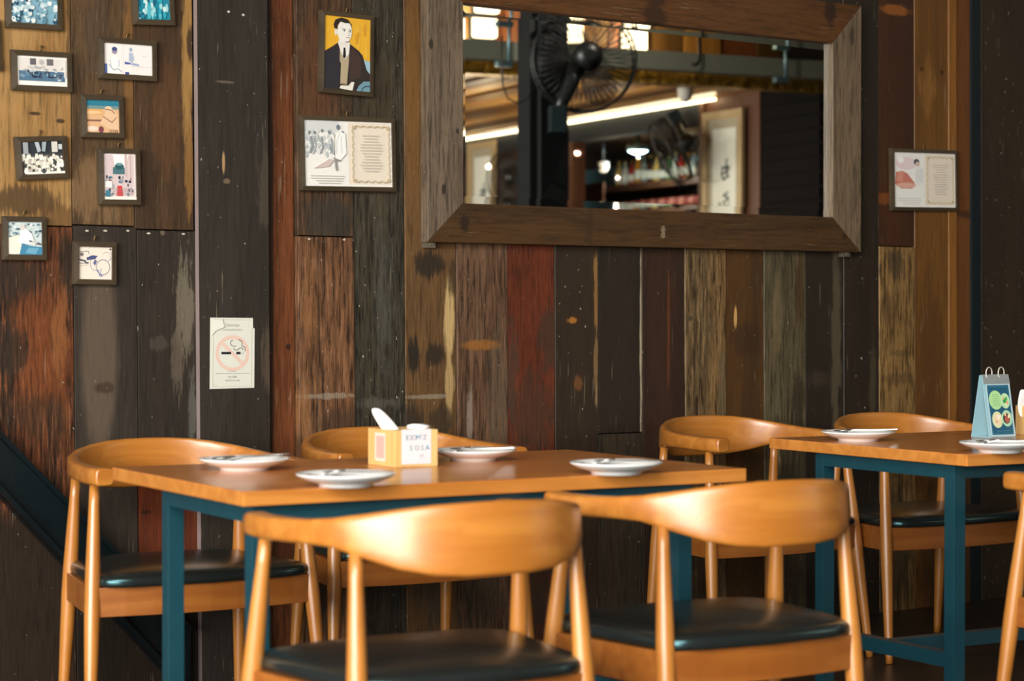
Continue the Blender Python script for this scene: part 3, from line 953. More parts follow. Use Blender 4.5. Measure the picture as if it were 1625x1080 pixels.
def art_white_shirt(a):
    a.rect(0, 0, 1, 1, (196, 208, 206))
    rnd = random.Random(3)
    for i in range(60):
        a.ell(rnd.uniform(.04, .96), rnd.uniform(.55, .95), rnd.uniform(.015, .06), rnd.uniform(.01, .04), rnd.choice([(90, 118, 130), (60, 84, 96), (160, 178, 180), (220, 226, 220), (120, 150, 158)]), 8)
    a.poly([(.02, .02), (.35, .02), (.42, .45), (.3, .6), (.02, .5)], (232, 224, 206))
    a.poly([(.3, .36), (.8, .3), (.7, .62), (.52, .8), (.36, .72)], (240, 240, 234))
    a.ell(.42, .82, .08, .09, (206, 200, 190))
    a.poly([(.33, .0), (1, 0), (1, .24), (.7, .26), (.4, .34)], (64, 128, 158))
    a.poly([(.5, .06), (.8, .02), (.9, .2), (.6, .22)], (104, 160, 184))
    a.stroke([(.62, .42), (.95, .32)], .05, (70, 76, 84))
    a.ell(.78, .38, .1, .04, (196, 190, 180))


def art_portrait(a):    # half figure in dark suit on mustard ground
    a.rect(0, 0, 1, 1, (222, 168, 44))
    rnd = random.Random(2)
    for i in range(26):
        x, y = rnd.uniform(.04, .96), rnd.uniform(.5, .96)
        a.ell(x, y, rnd.uniform(.012, .03), min(rnd.uniform(.03, .12), .98 - y), rnd.choice([(228, 178, 60), (212, 156, 36), (218, 164, 50), (206, 146, 40)]), 8)
    a.poly([(.82, .2), (1, .14), (1, .42), (.84, .44)], (150, 184, 194))
    a.poly([(0, .0), (1, .0), (1, .25), (.93, .3), (.83, .5), (.74, .56), (.55, .64), (.3, .64), (.18, .58), (0, .5)], (46, 38, 36))
    a.poly([(.0, .0), (.32, .0), (.36, .38), (.28, .58), (.05, .5), (0, .46)], (42, 40, 46))
    a.poly([(.56, .12), (.8, .2), (.8, .46), (.62, .58), (.55, .5)], (62, 46, 40))
    a.poly([(.36, .08), (.5, .07), (.54, .4), (.54, .52), (.34, .54), (.34, .4), (.37, .36)], (172, 156, 126))
    a.poly([(.3, .64), (.56, .66), (.54, .5), (.45, .42), (.36, .52)], (226, 222, 214))
    a.poly([(.42, .58), (.46, .58), (.475, .46), (.44, .43), (.41, .46)], (26, 24, 26))
    a.poly([(.33, .7), (.52, .66), (.52, .62), (.44, .58), (.3, .64)], (222, 216, 204))
    a.ell(.44, .80, .155, .155, (230, 226, 216), 26)
    a.poly([(.3, .78), (.34, .66), (.46, .645), (.54, .68), (.59, .78)], (230, 226, 216))
    a.ell(.255, .785, .035, .05, (222, 214, 200))
    a.poly([(.2, .88), (.24, .95), (.36, .985), (.5, .97), (.58, .91), (.59, .85), (.55, .92), (.45, .915), (.34, .93), (.28, .87), (.29, .82), (.22, .83)], (40, 32, 30))
    a.stroke([(.39, .83), (.46, .83)], .01, (70, 60, 56))
    a.stroke([(.53, .83), (.58, .825)], .01, (70, 60, 56))
    a.ell(.43, .81, .018, .01, (40, 44, 56))
    a.ell(.555, .805, .015, .01, (40, 44, 56))
    a.stroke([(.52, .81), (.545, .755), (.51, .75)], .007, (150, 136, 124))
    a.stroke([(.47, .72), (.55, .722)], .008, (170, 110, 100))
    a.stroke([(.46, .655), (.54, .668)], .01, (90, 84, 82))
    a.poly([(.34, .02), (.62, .0), (.64, .06), (.66, .12), (.6, .12), (.53, .065), (.37, .06)], (226, 220, 208))
    a.poly([(.7, .0), (1, .0), (1, .15), (.86, .14), (.76, .08)], (108, 144, 156))
    a.ring(.95, .0, .13, .08, .02, (60, 90, 100), 20, 1.2, PI)
    a.stroke([(.38, .09), (.5, .08)], .012, (120, 104, 80))


def art_certificate(seed, tint):
    def f(a):
        rnd = random.Random(seed)
        a.rect(0, 0, 1, 1, (236, 232, 222))
        a.rect(.0, .02, .5, 1, (232, 230, 222))
        a.rect(.5, .035, .985, .975, (226, 214, 194))
        if tint == 'grey':
            a.rect(0, .82, .4, 1, (206, 208, 204))
            for i in range(60):
                x, y = rnd.uniform(.02, .34), rnd.uniform(.48, .84)
                a.ell(x, y, rnd.uniform(.008, .03), rnd.uniform(.015, .07), rnd.choice([(196, 200, 198), (180, 186, 186), (214, 214, 208), (166, 172, 174)]), 8, rnd.uniform(-.3, .3))
            for x in (.06, .12, .2, .28, .43):
                a.ell(x, .84 - rnd.uniform(0, .03), .014, .025, (120, 126, 130), 8)
            for i in range(7):
                x = rnd.uniform(.04, .3)
                a.stroke([(x, .75), (x + .02, .6), (x - .01, .5)], .012, (140, 146, 150))
            a.poly([(.1, .27), (.28, .42), (.33, .4), (.27, .3)], (204, 186, 178))
            a.poly([(.34, .44), (.36, .78), (.4, .84), (.46, .8), (.47, .5), (.4, .4)], (238, 238, 232))
            a.poly([(.31, .44), (.42, .39), (.36, .38), (.37, .24), (.35, .24), (.34, .4)], (140, 138, 136))
            a.ell(.38, .9, .02, .04, (110, 122, 130))
            a.stroke([(.34, .8), (.335, .5), (.34, .26)], .008, (120, 120, 118))
            a.stroke([(.4, .82), (.365, .7), (.36, .5)], .008, (180, 182, 180))
            a.stroke([(.41, .76), (.42, .5)], .008, (190, 190, 186))
        else:
            a.ell(.2, .8, .17, .12, (226, 206, 206))
            a.ell(.12, .86, .05, .06, (242, 238, 232))
            a.poly([(.02, .42), (.12, .34), (.3, .34), (.34, .44), (.22, .62), (.14, .66), (.04, .64)], (196, 120, 104))
            a.poly([(.03, .5), (.1, .66), (.16, .62), (.14, .46)], (206, 142, 122))
            a.ell(.2, .4, .16, .05, (214, 166, 146))
            a.poly([(.35, .4), (.36, .68), (.42, .76), (.48, .68), (.48, .42)], (228, 226, 220))
            a.ell(.37, .83, .045, .055, (86, 84, 90))
            a.ell(.385, .79, .035, .045, (206, 180, 164))
            for k in range(4):
                a.stroke([(.37 + k * .03, .7), (.365 + k * .03, .45)], .008, (160, 164, 164))
        for i, (l, r_) in enumerate(((.06, .44), (.06, .43), (.12, .42), (.15, .4))):
            y = .155 - i * .036
            a.rect(l, y, r_, y + .009, (186, 180, 170))
        # scroll border of the text panel
        g = (196, 176, 140)
        xs, xe, ys, ye = .55, .945, .1, .905
        for i in range(5):
            x = xs + (xe - xs) * (i + .5) / 5
            for y in (ys, ye):
                a.ring(x, y, .032, .026, .016, g, 12, 0 if y == ye else PI, PI if y == ye else 2 * PI)
        for i in range(7):
            y = ys + (ye - ys) * (i + .5) / 7
            for x, a0 in ((xs, PI / 2), (xe, -PI / 2)):
                a.ring(x, y, .016, .045, .016, g, 12, a0, a0 + PI)
        for x in (xs, xe):
            for y in (ys, ye):
                a.ell(x, y, .022, .026, g, 10)
        for i in range(13):
            y = .78 - i * .045
            hw = rnd.uniform(.07, .13)
            a.rect(.747 - hw, y, .747 + hw, y + .009, (188, 180, 168))
    return f


BLUE = [(226, 230, 226), (170, 198, 206), (84, 128, 146), (40, 76, 98), (200, 214, 212), (120, 164, 180)]
BW = [(232, 228, 214), (214, 208, 192), (176, 170, 156), (240, 236, 224), (90, 84, 76), (222, 216, 200)]
TEALS = [(20, 130, 150), (40, 160, 176), (150, 206, 210), (12, 92, 116), (196, 222, 220), (80, 176, 190)]


def art_group(a):
    crowd(21, (60, 62, 62), BW, 62, .12, .62, (.62, (44, 50, 56)), .06)(a)
    a.poly([(.32, .98), (.42, .98), (.46, .7), (.38, .66)], (170, 180, 184))
    a.poly([(.5, .98), (.6, .98), (.56, .68), (.48, .7)], (150, 162, 168))
    a.rect(.72, .66, .86, .98, (206, 202, 190))
    a.rect(.88, .74, .97, .9, (190, 194, 192))
    a.rect(.04, .62, .16, .98, (150, 154, 154))
    a.rect(.1, 0, 1, .07, (230, 226, 212))
    a.ell(.5, .09, .05, .08, (60, 66, 70))


GP = 'small framed photographs on the board wall'
picture('framed_photo', [(9, -26), (98.5, -20), (100.8, 49), (11.6, 42)], 'framed blue tinted crowd photograph cut by the top left corner', 'picture', GP, crowd(11, (120, 160, 176), BLUE, 60, .06, .95, (.8, (214, 222, 220)), .07))
picture('framed_photo', [(211, -46), (277, -44), (277, 40.3), (211, 38)], 'framed bright turquoise photograph cut by the top edge', 'picture', GP, crowd(12, (24, 128, 150), TEALS, 40, .05, .95, None, .09))
picture('framed_photo', [(18.7, 77.8), (115.5, 84), (115, 146), (20.4, 142.6)], 'framed wide photograph of a hall with tables, pale border', 'picture', GP, art_hall)
picture('framed_photo', [(158, 58), (250, 65), (250, 129), (158, 123.6)], 'framed pale photograph of two seated figures in white', 'picture', GP, art_seated)
picture('framed_photo', [(130, 149), (197.6, 151.8), (197.6, 219), (130, 217.5)], 'small square framed photograph in orange with a teal top', 'picture', GP, art_sunset)
picture('framed_photo', [(24.8, 216.9), (106, 215), (111.2, 282.4), (29, 285.5)], 'tilted framed black and white photograph of a large group', 'picture', GP, art_group)
picture('framed_photo', [(157.7, 234.4), (224, 236), (224.4, 325.2), (157.7, 324)], 'upright framed photograph of a hall with a red carpet', 'picture', GP, art_hall_red)
picture('framed_photo', [(5.3, 342.5), (75.8, 344), (74.6, 412.4), (5.3, 412)], 'framed blue photograph of a figure in a white shirt', 'picture', GP, art_white_shirt)
picture('framed_photo', [(118, 382.3), (186.6, 384.2), (185.4, 452), (118, 450.4)], 'lowest small framed photograph, faint wheels on cream', 'picture', GP, art_ride)
picture('framed_photo', [(-88, 26), (2.6, 30), (3, 112), (-88, 108)], 'framed photograph mostly cut off by the left edge', 'picture', GP, crowd(14, (150, 150, 146), BW, 40, .06, .9))
picture('framed_portrait', [(509.7, 14.2), (595, 26), (593.8, 153), (508.3, 146.8)], 'framed painting of a man in dark suit on mustard ground', 'picture', None, art_portrait, .0135)
picture('framed_certificate', [(477.5, 182.5), (629.4, 187.5), (628.8, 304.4), (477.5, 301.3)], 'large framed drawing and text panel hung below the mustard portrait', 'picture', 'framed drawings with a text panel', art_certificate(1, 'grey'), .0135)
picture('framed_certificate', [(1415.9, 235), (1521.4, 238.7), (1521.4, 335), (1415.9, 333.8)], 'framed reddish drawing and text panel right of the mirror', 'picture', 'framed drawings with a text panel', art_certificate(2, 'red'), .0135)

# ------------------------------------------------------------------ no smoking notice on the proud plank
cs = [onwall(px, py, -.024) for px, py in ((333, 505), (403, 503), (405, 615), (334, 618))]
c = sum(cs, Vector()) / 4
W_, H_ = ((cs[1] - cs[0]).length + (cs[2] - cs[3]).length) / 2, ((cs[3] - cs[0]).length + (cs[2] - cs[1]).length) / 2
sg = thing('no_smoking_sign', 'white paper no smoking notice stuck on the dark plank', 'sign', (c.x, -.0225, c.z), 0, None, (0, R(.6), 0))
sm_ = MB()
w2, h2 = W_ / 2, H_ / 2
sm_.prism([(-w2, -.0008, -h2), (w2, -.0008, -h2 + .002), (w2, -.0008, h2 - .03), (w2 - .005, -.0008, h2 - .03), (w2 - .006, -.0008, h2), (-w2, -.0008, h2)], (0, .0007, 0))
sm_.build('sheet', plain('notice_paper', S(214, 214, 200), .6, 0, 0, .03), sg)
a = Art(W_, H_, -.001)
a.ring(.5, .5, .345, .228, .052, (222, 190, 174), 48)
a.stroke([(.25, .655), (.75, .34)], .052, (222, 190, 174))
a.build('prohibition_ring', sg)
a = Art(W_, H_, -.0014)
for (x0, x1) in ((.25, .47), (.585, .68)):
    a.rect(x0, .485, x1, .52, (24, 22, 24))
a.rect(.7, .485, .75, .52, (196, 196, 194))
a.build('cigarette', sg)
a = Art(W_, H_, -.0014)
a.ring(.54, .645, .09, .045, .008, (50, 46, 60), 24, R(110), R(300))
a.ring(.64, .635, .075, .055, .008, (50, 46, 60), 24, R(-35), R(100))
a.ring(.585, .575, .06, .03, .008, (50, 46, 60), 20, R(170), R(330))
a.stroke([(.63, .563), (.68, .578), (.72, .57), (.735, .545)], .008, (60, 56, 70))
a.stroke([(.7, .6), (.76, .598), (.785, .56), (.785, .53)], .008, (80, 76, 88))
a.build('smoke_drawing', sg)
a = Art(W_, H_, -.0012)
inkc = (134, 126, 112)
a.text('โปรดงดสูบ', .5, .895, .05, inkc)
a.text('เขตปลอดบุหรี่ตามกฎหมาย', .5, .83, .03, (128, 124, 114))
a.text('NO SMOKING', .5, .245, .02, (150, 148, 138))
a.rect(.12, .213, .9, .217, (134, 132, 124))
a.text('禁止吸烟', .5, .165, .036, (150, 158, 150))
a.text('违者将依法处以罚款', .5, .115, .026, (156, 156, 146))
for (x0, y0, x1, y1) in ((.06, .03, .94, .034), (.06, .97, .92, .974), (.06, .03, .066, .72), (.93, .03, .936, .86)):
    a.rect(x0, y0, x1, y1, (176, 172, 158))
a.ring(.8, .9, .05, .03, .006, (222, 222, 212))
a.ring(.1, .065, .03, .018, .005, (220, 214, 200))
a.build('notice_text', sg)
a = Art(W_, H_, -.0016)
pts = [(.02, .98), (.28, .98), (.3, .92), (.33, .87), (.25, .845), (.12, .81), (.05, .75), (.02, .72)]
a.poly(pts, (222, 222, 208))
a.stroke([(.28, .98), (.3, .92), (.33, .87), (.25, .845), (.12, .81), (.05, .75)], .01, (150, 140, 118))
a.build('torn_corner', sg)

# ------------------------------------------------------------------ chairs
ARC = [(0.000, 0.000, -.292), ]


def chair_proto():
    root = thing('armchair', 'honey wood curved armchair', 'chair')
    # rail centre line (right half), from back centre to arm tip
    path = [(0, -.290), (.06, -.287), (.12, -.272), (.175, -.243), (.222, -.197), (.254, -.138), (.272, -.07), (.281, 0), (.284, .07), (.282, .112), (.279, .145), (.276, .170)]
    #   thickness, height, top z, lean
    sec = [(.022, .134, .768, -.10), (.022, .133, .767, -.10), (.023, .126, .764, -.10), (.024, .108, .757, -.10), (.027, .080, .747, -.05), (.030, .054, .737, 0),
           (.034, .046, .730, 0), (.040, .045, .727, 0), (.046, .045, .725, 0), (.050, .045, .724, 0), (.051, .045, .724, 0), (.051, .045, .724, 0)]
    full = [(-x, y, *s) for (x, y), s in zip(path[::-1], sec[::-1])][:-1] + [(x, y, *s) for (x, y), s in zip(path, sec)]
    rs = []
    n = len(full)
    NS = 24
    for i, (x, y, th, h, tz, lean) in enumerate(full):
        p0 = full[max(0, i - 1)]
        p1 = full[min(n - 1, i + 1)]
        tx, ty = p1[0] - p0[0], p1[1] - p0[1]
        L = math.hypot(tx, ty)
        nx, ny = ty / L, -tx / L          # outward
        zc = tz - h / 2
        ring_ = []
        for k in range(NS):
            a_ = 2 * PI * k / NS
            ca, sa = math.cos(a_), math.sin(a_)
            e = 0.50
            u = math.copysign(abs(ca) ** e, ca) * th / 2
            v = math.copysign(abs(sa) ** e, sa) * h / 2
            off = u + lean * v
            ring_.append((x + nx * off, y + ny * off, zc + v))
        rs.append(ring_)
    # rounded tips
    def tipring(r_, d, f):
        cx = sum(p[0] for p in r_) / NS
        cy = sum(p[1] for p in r_) / NS
        cz = sum(p[2] for p in r_) / NS
        return [(cx + (p[0] - cx) * f + d[0], cy + (p[1] - cy) * f + d[1], cz + (p[2] - cz) * f + d[2]) for p in r_]
    rs = [tipring(rs[0], (.001, .0055, 0), .80), tipring(rs[0], (.0005, .0045, 0), .93)] + rs + [tipring(rs[-1], (-.0005, .0045, 0), .93), tipring(rs[-1], (-.001, .0055, 0), .80)]
    MB().rings(rs).build('top_rail', M['chair'], root)
    # legs: round, fullest near the seat
    def leg(pt, pb):
        pt, pb = Vector(pt), Vector(pb)
        prof = [(0, .0125), (.08, .0135), (.2, .0165), (.34, .0195), (.46, .0205), (.6, .0185), (.8, .015), (.96, .0125), (1.0, .0115)]
        m = MB().tube([pt.lerp(pb, f) for f, r_ in prof], [r_ for f, r_ in prof], 20)
        m.build('leg', M['chair_leg'], root)
    for s in (-1, 1):
        leg((s * .281, .110, .684), (s * .322, .186, 0))
        leg((s * .232, -.179, .678), (s * .254, -.238, 0))
    # apron
    ap = MB()
    za, zb = .352, .425
    yF, yB = .142, -.203
    for s in (-1, 1):
        ap.bar((s * .294, yF, (za + zb) / 2), (s * .240, yB, (za + zb) / 2), .024, zb - za)
    npt = 9
    for (yc, hw, bow) in ((yF, .294, .034), (yB, .240, -.022)):
        pts = []
        for k in range(npt):
            u = -1 + 2 * k / (npt - 1)
            pts.append((u * hw, yc + bow * (1 - u * u)))
        rr = []
        for (x, y) in pts:
            rr.append([(x, y - .012, za), (x, y + .012, za), (x, y + .012, zb - .0), (x, y - .012, zb - .0)])
        ap.rings(rr, 0, False)
    ap.build('seat_frame', M['apron'], root, bevel=.002)
    # cushion
    cu = MB()
    nn = 28
    def outline(sc, z):
        o_ = []
        for k in range(nn):
            a_ = 2 * PI * k / nn
            ca, sa = math.cos(a_), math.sin(a_)
            e = .27
            u = math.copysign(abs(ca) ** e, ca)
            v = math.copysign(abs(sa) ** e, sa)
            y = v * .208 - .022 + (.022 * (1 - u * u) * v)
            w = .272 + .026 * v
            o_.append((u * w * sc, y * sc, z))
        return o_
    cu.rings([outline(.97, .4255), outline(.994, .428), outline(1.0, .435), outline(.997, .444), outline(.985, .450), outline(.96, .4545), outline(.9, .4595), outline(.75, .4665), outline(.5, .472), outline(.25, .475), outline(.05, .476)])
    cu.build('seat', M['leather'], root)
    return root


proto = chair_proto()
CHAIRS = [
    (camxz(-.172, 4.06), -6.3, 'honey wood armchair pulled up at front left, its back to the viewer'),
    (camxz(.416, 4.535), -6.3, 'honey wood armchair at the front right corner of the nearer table, seen from behind'),
    (camxz(-.857, 5.49), 180 - 6.3, 'armchair beyond the left end of the nearer table, beside the stair stringer'),
    (camxz(-.303, 6.05), 180 - 6.3, 'armchair against the wall behind the napkin box, mostly hidden by table'),
    (camxz(.782, 6.74), 180 - 3.0, 'armchair between the two tables with its back to the wall, arm end showing'),
    (camxz(1.376, 6.95), 180 - 6.3, 'armchair behind the farther table, only backrest and legs showing'),
    (camxz(1.540, 5.10), -6.3, 'armchair cut off by the right edge in front of the farther table'),
]
for i, (p, yaw, lb) in enumerate(CHAIRS):
    o = proto if i == 0 else copy_tree(proto)
    o.location = (p.x, p.y, 0)
    o.rotation_euler = (0, 0, R(yaw))
    o['label'] = lb
    o['group'] = 'curved wooden armchairs'

# ------------------------------------------------------------------ tables
TYAW = R(-6.3)


def table(origin, label, leg_y, leg_x, D):
    r_ = thing('dining_table', label, 'table', (origin.x, origin.y, 0), TYAW, 'dining tables with steel frames')
    L = 1.25
    tp = MB()
    tp.box(0, L, 0, D, .720, .750)
    tp.mi = [1, 0, 1, 1, 1, 1]
    tp.build('tabletop', [M['top'], M['edge']], r_, bevel=.0025)
    x0, x1 = leg_x
    y0, y1 = leg_y
    w = .038
    for (x, y) in ((x0, y0), (x1 - w, y0), (x0, y1 - w), (x1 - w, y1 - w)):
        MB().box(x, x + w, y, y + w, 0, .7195).build('leg', M['teal'], r_, bevel=.0015)
    for (a, b) in (((x0 + w, y0), (x1 - w, y0 + w)), ((x0 + w, y1 - w), (x1 - w, y1)), ((x0, y0 + w), (x0 + w, y1 - w)), ((x1 - w, y0 + w), (x1, y1 - w))):
        MB().box(a[0], b[0], a[1], b[1], .682, .7195).build('frame_rail', M['teal'], r_)
    for x in (x0, x1 - w):
        MB().box(x + .002, x + w - .002, y0 + w, y1 - w, .192, .230).build('stretcher', M['teal'], r_)
    MB().box(x0 + w, x1 - w, (y0 + y1) / 2 - .018, (y0 + y1) / 2 + .018, .193, .229).build('stretcher', M['teal'], r_)
    return r_


o1 = onz(386, 780, .75)
T1 = table(o1, 'nearer wooden table on a teal steel frame, set with four plates', (.026, .532), (.03, 1.115), .775)
b2 = onz(1220.7, 694.5, .75)
fdir = Vector((-math.sin(TYAW), math.cos(TYAW), 0))
o2 = b2 - fdir * .82
T2 = table(o2, 'farther wooden table on a teal steel frame, holding the menu stand', (.080, .648), (.03, 1.115), .82)

# ------------------------------------------------------------------ plates and cutlery
pm_ = MB()
prof = [(.0, .0015), (.050, .0015), (.052, 0), (.056, 0), (.057, .006), (.072, .010), (.090, .0165), (.1015, .0235), (.1035, .0255), (.1030, .0272), (.1005, .0268), (.088, .0195), (.070, .0130), (.045, .0095), (0, .009)]
pm_.lathe(prof, 64)
plate0 = pm_.build('plate', M['china'])
fm = MB()
pts = [(-.085, .0045, .0), (-.05, .0035, .001), (-.01, .0028, .003), (.03, .0024, .006), (.05, .0035, .004), (.058, .0095, .002), (.066, .0115, .001)]
rr = []
for (x, hw, z) in pts:
    rr.append([(x, -hw, z), (x, hw, z), (x, hw, z + .0016), (x, -hw, z + .0016)])
fm.rings(rr, 0, False)
for k in range(4):
    y = -.0090 + k * .006
    fm.rings([[(x, y - .0013, z), (x, y + .0013, z), (x, y + .0013, z + .0014), (x, y - .0013, z + .0014)] for (x, z) in ((.064, .001), (.08, .0005), (.095, .0025), (.102, .0055))], 0, False)
fork0 = fm.build('fork', M['steel'])
sm2 = MB()
rr = []
for (x, hw, z) in [(-.085, .0055, .0), (-.05, .004, .001), (-.01, .003, .003), (.03, .0026, .006), (.045, .0036, .005)]:
    rr.append([(x, -hw, z), (x, hw, z), (x, hw, z + .0018), (x, -hw, z + .0018)])
sm2.rings(rr, 0, False)
bowl = []
for j in range(7):
    f_ = j / 6
    ring_ = []
    for k in range(20):
        a_ = 2 * PI * k / 20
        ring_.append((.068 + .028 * f_ * math.cos(a_), .019 * f_ * math.sin(a_), .0005 + .0075 * f_ * f_))
    bowl.append(ring_)
back = []
for j in range(6, -1, -1):
    f_ = j / 6
    back.append([(.068 + .0268 * f_ * math.cos(2 * PI * k / 20), .0182 * f_ * math.sin(2 * PI * k / 20), .0018 + .0075 * f_ * f_) for k in range(20)])
bowl[0] = [(.068 + 1e-4 * math.cos(2 * PI * k / 20), 1e-4 * math.sin(2 * PI * k / 20), .0005) for k in range(20)]
back[-1] = [(.068 + 1e-4 * math.cos(2 * PI * k / 20), 1e-4 * math.sin(2 * PI * k / 20), .0018) for k in range(20)]
sm2.rings(bowl + back)
spoon0 = sm2.build('spoon', M['steel'])
PLATES = [
    (388, 728, 'white plate at the far left corner of the nearer table', 200, 'in the far left corner of the nearer table'),
    (549, 752, 'white plate in front of the napkin box, nearest the viewer', 150, 'in front of the napkin box'),
    (752, 714, 'white plate beyond the napkin box, partly hidden by it', 160, 'behind the napkin box'),
    (978, 734, 'white plate at the right end of the nearer table', 145, 'at the right end of the nearer table'),
    (1362, 685, 'white plate at the left end of the farther table', 165, 'at the left end of the farther table'),
    (1587, 702, 'white plate in front of the menu stand', 150, 'in front of the menu stand'),
]
first = True
for (px, py, lb, ang, where) in PLATES:
    p = onz(px, py, .775)
    pl = plate0 if first else plate0.copy()
    fk = fork0 if first else fork0.copy()
    sp = spoon0 if first else spoon0.copy()
    if not first:
        for o in (pl, fk, sp):
            COL.objects.link(o)
    first = False
    pl.location = (p.x, p.y, .7502)
    tag(pl, lb, 'plate', 'white china plates')
    an = R(ang - YAW)
    for (o, dy, dz, da) in ((fk, .017, .0262, .10), (sp, -.016, .0262, -.08)):
        o.location = (p.x - math.sin(an) * dy + math.cos(an) * -.024, p.y + math.cos(an) * dy + math.sin(an) * -.024, .7502 + dz)
        o.rotation_euler = (0, R(5.0), an + da)
    tag(fk, 'steel fork on the white plate ' + where, 'fork', 'forks on the plates')
    tag(sp, 'steel spoon on the white plate ' + where, 'spoon', 'spoons on the plates')

# ------------------------------------------------------------------ napkin boxes
def napkin_box(p, label, wrote):
    r_ = thing('napkin_box', label, 'napkin box', (p.x, p.y, .7502), TYAW, 'wooden napkin boxes')
    w, d, h = .112, .140, .086
    th = .006
    b = MB()
    b.box(0, w, 0, th, 0, h)
    b.box(0, w, d - th, d, 0, h)
    b.box(0, th, th, d - th, 0, h)
    b.box(w - th, w, th, d - th, 0, h)
    b.box(th, w - th, th, d - th, 0, .006)
    b.build('body', M['box'], r_, bevel=.0012)
    lid = MB()
    lid.box(th, w - th, th, d * .38, h - .008, h - .001)
    lid.box(th, w - th, d * .62, d - th, h - .008, h - .001)
    lid.build('lid', M['box'], r_)
    if wrote:
        a = Art(.078, .081, 0)
        a.rect(0, 0, 1, 1, (206, 204, 206))
        sheet = a.build('label_sheet', r_)
        sheet.location = (.055, -.0008, .047)
        sheet['label'] = 'white paper label with handwritten letters'
        a = Art(.078, .081, -.0002)
        tl, gy, bl = (40, 130, 156), (120, 124, 142), (90, 110, 160)
        for (ch, x, cc) in (('E', .2, (50, 100, 130)), ('S', .32, gy), ('O', .43, gy), ('M', .57, tl), ("'", .68, gy), ('Z', .78, (132, 132, 148))):
            a.text(ch, x, .76, .2, cc)
        for (ch, x, cc) in (('S', .32, (70, 130, 144)), ('O', .52, gy), ('S', .7, (110, 132, 140)), ('A', .87, tl)):
            a.text(ch, x, .46, .2, cc)
        a.text('71', .68, .22, .14, (132, 136, 152))
        a.build('lettering', sheet)
        a = Art(.055, .066, 0)
        a.rect(0, 0, 1, 1, (214, 196, 180))
        a.rect(.12, .1, .88, .9, (210, 160, 148))
        for i in range(6):
            a.rect(.22, .2 + i * .11, .78, .235 + i * .11, (196, 150, 140))
        o = a.build('sticker', r_)
        o.rotation_euler = (0, 0, R(-90))
        o.location = (-.0008, .075, .044)
    return r_


def napkin(p, label, off, lean):
    """folded paper napkin standing out of the slot, in the box's frame"""
    r_ = MB()
    sec = [(0.0, .0, .040, .006), (.02, lean * .25, .046, .008), (.042, lean * .6, .045, .009), (.064, lean * 1.02, .040, .008), (.080, lean * 1.3, .028, .006), (.086, lean * 1.38, .016, .003)]
    rr = []
    for (z, x, w, t_) in sec:
        n = 14
        rr.append([(x + w / 2 * math.copysign(abs(math.cos(2 * PI * k / n)) ** .6, math.cos(2 * PI * k / n)), t_ / 2 * math.sin(2 * PI * k / n) + .006 * math.sin(z * 60), z) for k in range(n)])
    r_.rings(rr)
    o = r_.build('paper_napkin', M['tissue'], None, sub=1)
    q = Matrix.Rotation(TYAW, 3, 'Z') @ Vector(off)
    o.location = (p.x + q.x, p.y + q.y, .7502 + off[2])
    o.rotation_euler = (0, 0, TYAW)
    tag(o, label, 'napkin', 'paper napkins in the boxes')
    return o


pb1 = onz(627, 742, .75)
napkin_box(pb1, 'wooden napkin box with a handwritten white label, centre of nearer table', True)
napkin(pb1, 'white folded napkin sticking up out of the labelled napkin box', (.050, .070, .050), -.050)
fn = MB()
fn.rings([[(x + .0, y, z) for (y, z) in ((.03, .0), (.082, .0), (.082, .007), (.056, .011), (.03, .008))] for x in (.074, .09, .106)])
o = fn.build('paper_napkin', M['tissue'])
o.location = (pb1.x, pb1.y, .7502 + .0855)
o.rotation_euler = (0, 0, TYAW)
tag(o, 'small white napkin lying flat on the right top of the labelled box', 'napkin', 'paper napkins in the boxes')
pb2 = onz(1666, 693, .75)
napkin_box(pb2, 'wooden napkin box cut off by the right edge, beside the menu stand', False)
napkin(pb2, 'white napkin in the box at the right edge of the picture', (.014, .112, .048), -.012)

# ------------------------------------------------------------------ table-top menu stand
pmn = onz(1570, 694, .75)
ms = thing('menu_stand', 'blue flip menu stand with two white rings on the farther table', 'menu', (pmn.x, pmn.y, .7502), TYAW)
w, d, h = .100, .074, .178
clear = plain('pale_blue_plastic', S(150, 190, 200), .25, 0, .3, .05)
b = MB()
b.prism([(0, 0, 0), (w, 0, 0), (w, d * .42, h), (0, d * .42, h)], (0, .0015, 0))
b.build('front_panel', clear, ms)
b = MB()
b.prism([(0, d, 0), (w, d, 0), (w, d * .55, h), (0, d * .55, h)], (0, .0015, 0))
b.build('back_panel', clear, ms)
b = MB()
b.box(0, w, .001, d, 0, .0018)
b.build('base', clear, ms)
grey = plain('grey_binding', S(130, 136, 136), .4)
b = MB()
b.prism([(0, d * .30, h * .86), (w, d * .30, h * .86), (w, d * .40, h * 1.01), (0, d * .40, h * 1.01)], (0, .002, 0))
b.build('binding_strip', grey, ms)
